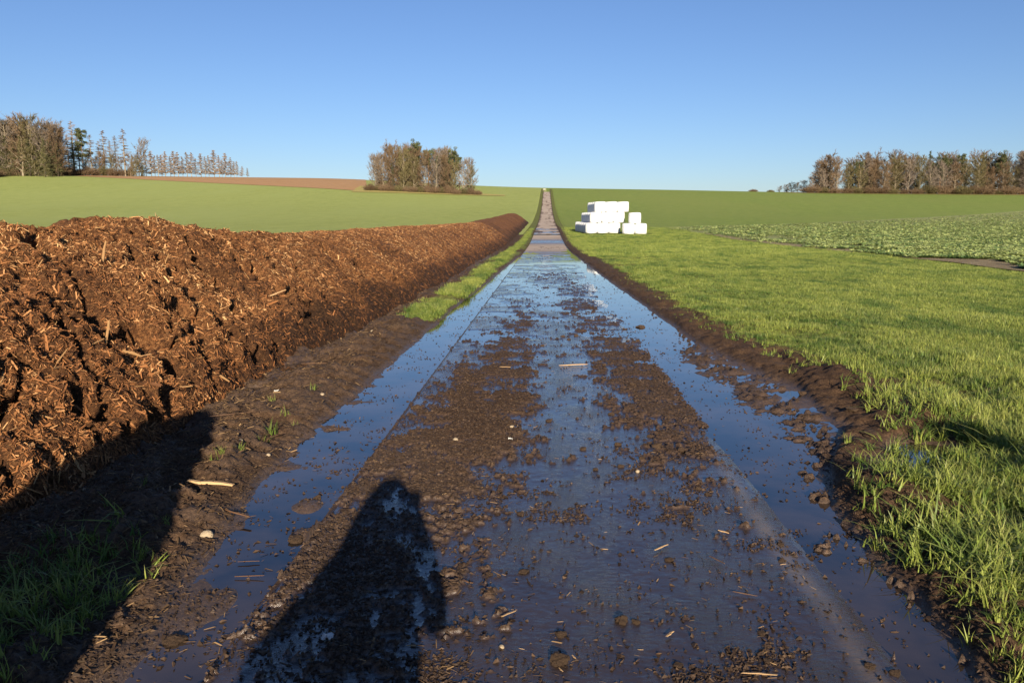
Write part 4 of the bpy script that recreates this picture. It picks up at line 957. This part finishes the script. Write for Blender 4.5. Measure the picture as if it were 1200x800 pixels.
# right wood
def rh(px): return float(np.interp(px, [940, 955, 970, 990, 1010, 1030, 1060, 1090, 1110, 1150, 1200, 1300], [10, 13.5, 16.5, 14.5, 16.5, 18, 16.5, 16, 17, 18, 17.5, 18]))
for i in range(20):
    px = 946 + i * 13.6; plant('bareA', [2, 2, 0, 1, 4, 3, 0, 4, 5, 1][i % 10], px, 362 + random.uniform(-4, 3), rh(px) * random.uniform(.66, 1.0) * .95, '%s bare tree from the left along the front edge of the right wood' % ORD[i], 'front trees of the right wood', .9)
for i in range(70):
    px = random.uniform(950, 1260); plant('bareA', random.randrange(6), px, random.uniform(368, 405), rh(px) * random.uniform(.78, 1.12), 'bare tree standing behind the front edge of the right wood', 'bare trees inside the right wood', 1.15)
for i, (px, H, k_, v_, lab) in enumerate([(998, 14, 'pine', 2, 'dark pine near the left end of the right wood'), (1079, 19, 'spruce', 0, 'narrow spruce with its tip above the right wood'), (1092, 16.5, 'pine', 0, 'green pine right of the narrow spruce tip'), (1100, 16, 'pine', 1, 'second green pine right of the narrow spruce tip'), (1115, 17.5, 'pine', 1, 'broad olive pine in the middle of the right wood'), (1140, 18.5, 'spruce', 2, 'tall olive conifer left of the highest crowns of the right wood'), (1160, 18.5, 'pine', 0, 'highest olive pine toward the right edge'), (1008, 11, 'spruce', 1, 'dark low conifer between bare trees at the left of the right wood'), (1170, 15, 'spruce', 1, 'dull conifer near the right edge of the photograph')]):
    plant(k_, v_, px, 370 + random.uniform(-3, 4), H, lab, 'conifers of the right wood', .9)
for i in range(20): px = 945 + i * 13.4; plant('shrub', i, px, 359 + random.uniform(-2, 2), random.uniform(2.4, 4.6), '%s brown shrub from the left at the foot of the right wood' % ORD[i], 'shrubs at the foot of the right wood', 1.5)
for i, (px, H, k_) in enumerate([(878, 1.8, 'shrub'), (898, 1.6, 'shrub'), (908, 3.2, 'bareA'), (916, 4, 'bareA'), (922, 5, 'bareA'), (929, 5.2, 'bareA'), (936, 6.0, 'bareA')]):
    plant(k_, i, px, 405, H, '%s tiny bush from the left on the skyline left of the right wood' % ORD[i], 'small shrubs on the skyline', 1.7)

# ------------------------------------------------------------------ unseen people whose shadows fall into the picture; the left figure is made up
M['jacket'] = m_simple('dark_jacket_cloth', (.03, .035, .05), (.06, .065, .08), 40, .85, .1, .3, .004)
M['trousers'] = m_simple('jeans_cloth', (.04, .05, .08), (.07, .08, .12), 60, .9, .1, .3, .003)
M['boot'] = m_simple('rubber_boot', (.02, .03, .02), (.04, .05, .03), 20, .5, .4, .1, .003)
M['skin'] = m_simple('skin', (.45, .28, .2), (.55, .36, .27), 10, .6, .3, .05, .002)
M['hair'] = m_simple('brown_hair', (.04, .025, .015), (.09, .06, .04), 60, .8, .2, .8, .006)
M['phone'] = m_simple('phone_glass', (.01, .01, .012), (.02, .02, .022), 3, .2, .5, .02, .001)
def skin(name, pts, edges, rad, mat, parent, root=0, lv=2):
    me = bpy.data.meshes.new(name); me.from_pydata(pts, edges, []); me.materials.append(mat); o = bpy.data.objects.new(name, me); C.objects.link(o); o.parent = parent
    o.modifiers.new('s', 'SKIN')
    if not me.skin_vertices: me.skin_vertices.new()
    for i, r_ in enumerate(rad): me.skin_vertices[0].data[i].radius = (r_, r_) if not isinstance(r_, tuple) else r_; me.skin_vertices[0].data[i].use_root = (i == root)
    sb = o.modifiers.new('d', 'SUBSURF'); sb.levels = lv; sb.render_levels = lv
    return o
def person(x, y, H, rz, arms, lab, shadow_cape=0, lean=0):
    root = empty('person', (x, y, on_ground(x, max(y, 2.0)) if False else 0.0), rz); tag(root, lab, 'person', 'people standing behind the camera'); s_ = H / 1.78; root.scale = (s_, s_, s_)
    # arms: 'down' or 'phone' (hands held up in front, forward is +y)
    if arms == 'phone': el = [(-.26, .16, 1.14), (.22, .16, 1.14)]; ha = [(-.11, .44, 1.30), (.04, .44, 1.30)]
    else: el = [(-.27, -.02, 1.12), (.27, -.02, 1.12)]; ha = [(-.27, .06, .86), (.27, .06, .86)]
    P_ = [(0, 0, .98), (0, 0, 1.2), (0, -.01, 1.4), (0, 0, 1.5), (0, .02, 1.62), (0, .02, 1.72), (-.19, -.01, 1.42), el[0], ha[0], (.19, -.01, 1.42), el[1], ha[1],
          (-.10, 0, .9), (-.12, .02, .5), (-.13, 0, .09), (-.14, .16, .045), (.10, 0, .9), (.12, .02, .5), (.13, 0, .09), (.14, .16, .045), (0, .06, 1.56)]
    E_ = [(0, 1), (1, 2), (2, 3), (3, 4), (4, 5), (2, 6), (6, 7), (7, 8), (2, 9), (9, 10), (10, 11), (0, 12), (12, 13), (13, 14), (14, 15), (0, 16), (16, 17), (17, 18), (18, 19)]
    P_ = P_[:20]
    rd = [(.15, .11), (.15, .11), (.16, .11), .06, (.085, .10), .06, .065, .045, .028, .065, .045, .028, .09, .06, .045, .035, .09, .06, .045, .035]
    skin('body', P_, E_, rd, M['skin'], root)
    # clothes a little larger than the body
    Pj = [(0, 0, .90), (0, 0, 1.2), (0, -.01, 1.42), (-.20, -.01, 1.42), el[0], tuple(np.array(el[0]) * .25 + np.array(ha[0]) * .75), (.20, -.01, 1.42), el[1], tuple(np.array(el[1]) * .25 + np.array(ha[1]) * .75), (0, 0, 1.5)]
    skin('jacket', Pj, [(0, 1), (1, 2), (2, 3), (3, 4), (4, 5), (2, 6), (6, 7), (7, 8), (2, 9)], [(.20, .15), (.19, .14), (.18, .13), .09, .07, .05, .09, .07, .05, .075], M['jacket'], root)
    Pt = [(0, 0, .95), (-.10, 0, .86), (-.12, .02, .5), (-.13, 0, .2), (.10, 0, .86), (.12, .02, .5), (.13, 0, .2)]
    skin('trousers', Pt, [(0, 1), (1, 2), (2, 3), (0, 4), (4, 5), (5, 6)], [(.17, .13), .115, .08, .07, .115, .08, .07], M['trousers'], root)
    for sx in (-1, 1): skin('boot', [(sx * .13, 0, .34), (sx * .13, 0, .07), (sx * .14, .17, .05)], [(0, 1), (1, 2)], [.07, .06, .045], M['boot'], root)
    skin('hair', [(0, -.015, 1.64), (0, -.01, 1.71), (0, .02, 1.76)], [(0, 1), (1, 2)], [(.09, .095), (.095, .10), (.07, .08)], M['hair'], root)
    if shadow_cape:  # added hooded cone, widened and shifted sideways to shape the cast shadow
        vs = []; fs = []; n_ = 36
        prof = [(.30, shadow_cape + .04), (.55, shadow_cape), (.85, shadow_cape * .97), (1.1, shadow_cape * .90), (1.3, shadow_cape * .78), (1.44, shadow_cape * .68), (1.55, shadow_cape * .58), (1.68, shadow_cape * .42), (1.78, shadow_cape * .17)]
        for z_, r_ in prof:
            for k in range(n_):
                a = 2 * math.pi * k / n_; rr = r_ * (1 + (.05 * math.sin(9 * a) if z_ < 1.2 else 0)); vs.append((rr * math.cos(a) - lean * min(1, max(0, (1.45 - z_) / .35)), rr * math.sin(a) * (.62 if z_ < 1.4 else 1) - .03, z_))
        for i in range(len(prof) - 1):
            for k in range(n_):
                if i > 4 and n_ * .16 < k < n_ * .34: continue                # the face opening
                fs.append((i * n_ + k, i * n_ + (k + 1) % n_, (i + 1) * n_ + (k + 1) % n_, (i + 1) * n_ + k))
        fs.append(tuple((len(prof) - 1) * n_ + k for k in range(n_)))
        o = mesh_py('shadow_cape', vs, fs, M['jacket'], root, True); md = o.modifiers.new('t', 'SOLIDIFY'); md.thickness = .012
    bm = bmesh.new()                                                        # face
    for (cx_, cy_, cz_, r_, st) in ((0, .125, 1.615, .014, (1, 1.3, 1.8)), (-.09, .01, 1.62, .02, (.4, 1, 1.6)), (.09, .01, 1.62, .02, (.4, 1, 1.6)), (0, .105, 1.57, .02, (1.3, .5, .3)), (-.033, .105, 1.645, .012, (1.2, .6, .8)), (.033, .105, 1.645, .012, (1.2, .6, .8))):
        bmesh.ops.create_uvsphere(bm, u_segments=8, v_segments=6, radius=1, matrix=Matrix.Translation((cx_, cy_, cz_)) @ Matrix.Diagonal((r_ * st[0], r_ * st[1], r_ * st[2], 1)))
    me = bpy.data.meshes.new('face'); bm.to_mesh(me); bm.free(); me.materials.append(M['skin']); o = bpy.data.objects.new('face', me); C.objects.link(o); o.parent = root
    for sx, h in ((-1, ha[0]), (1, ha[1])):
        hd = np.array([0, .35, .94]) if arms == 'phone' else np.array([0, .1, -1.]); h = np.array(h); pts = [tuple(h), tuple(h + hd * .085)]; ed = [(0, 1)]; rr = [(.028, .018), (.038, .016)]
        for f_, (ox, L_) in enumerate(((-.028, .065), (-.009, .075), (.010, .07), (.028, .055))):
            b = h + hd * .085 + np.array([ox, 0, 0]); n0 = len(pts); pts += [tuple(b + hd * L_ * .4 + np.array([0, .008, 0])), tuple(b + hd * L_ + np.array([-sx * .012, .022, 0]))]; ed += [(1, n0), (n0, n0 + 1)]; rr += [.009, .008]
        n0 = len(pts); pts += [tuple(h + hd * .04 + np.array([-sx * .045, .012, 0])), tuple(h + hd * .075 + np.array([-sx * .055, .03, 0]))]; ed += [(0, n0), (n0, n0 + 1)]; rr += [.011, .009]
        skin('hand', pts, ed, rr, M['skin'], root, 0, 1)
    return root
person(-.05, -.64, 1.61, R(0), 'phone', 'person in dark coat shaped for its shadow, holding up a phone with both hands, directly behind the camera', .38, .20)
person(-1.78, .05, 1.90, R(6), 'down', 'added unseen hooded figure casting the wide shadow left of the one with the phone', .50)  # made-up stand-in for an unknown wide object that casts this shadow
person(3.98, .10, 1.88, R(-8), 'down', 'person in dark jacket standing alone on the grass to the right')
ph = empty('phone', (-.03, -.14, 1.36)); tag(ph, 'black phone held upright by the person behind the camera', 'phone')
box('case', .15, .009, .074, (0, 0, 0), M['phone'], ph, .003)
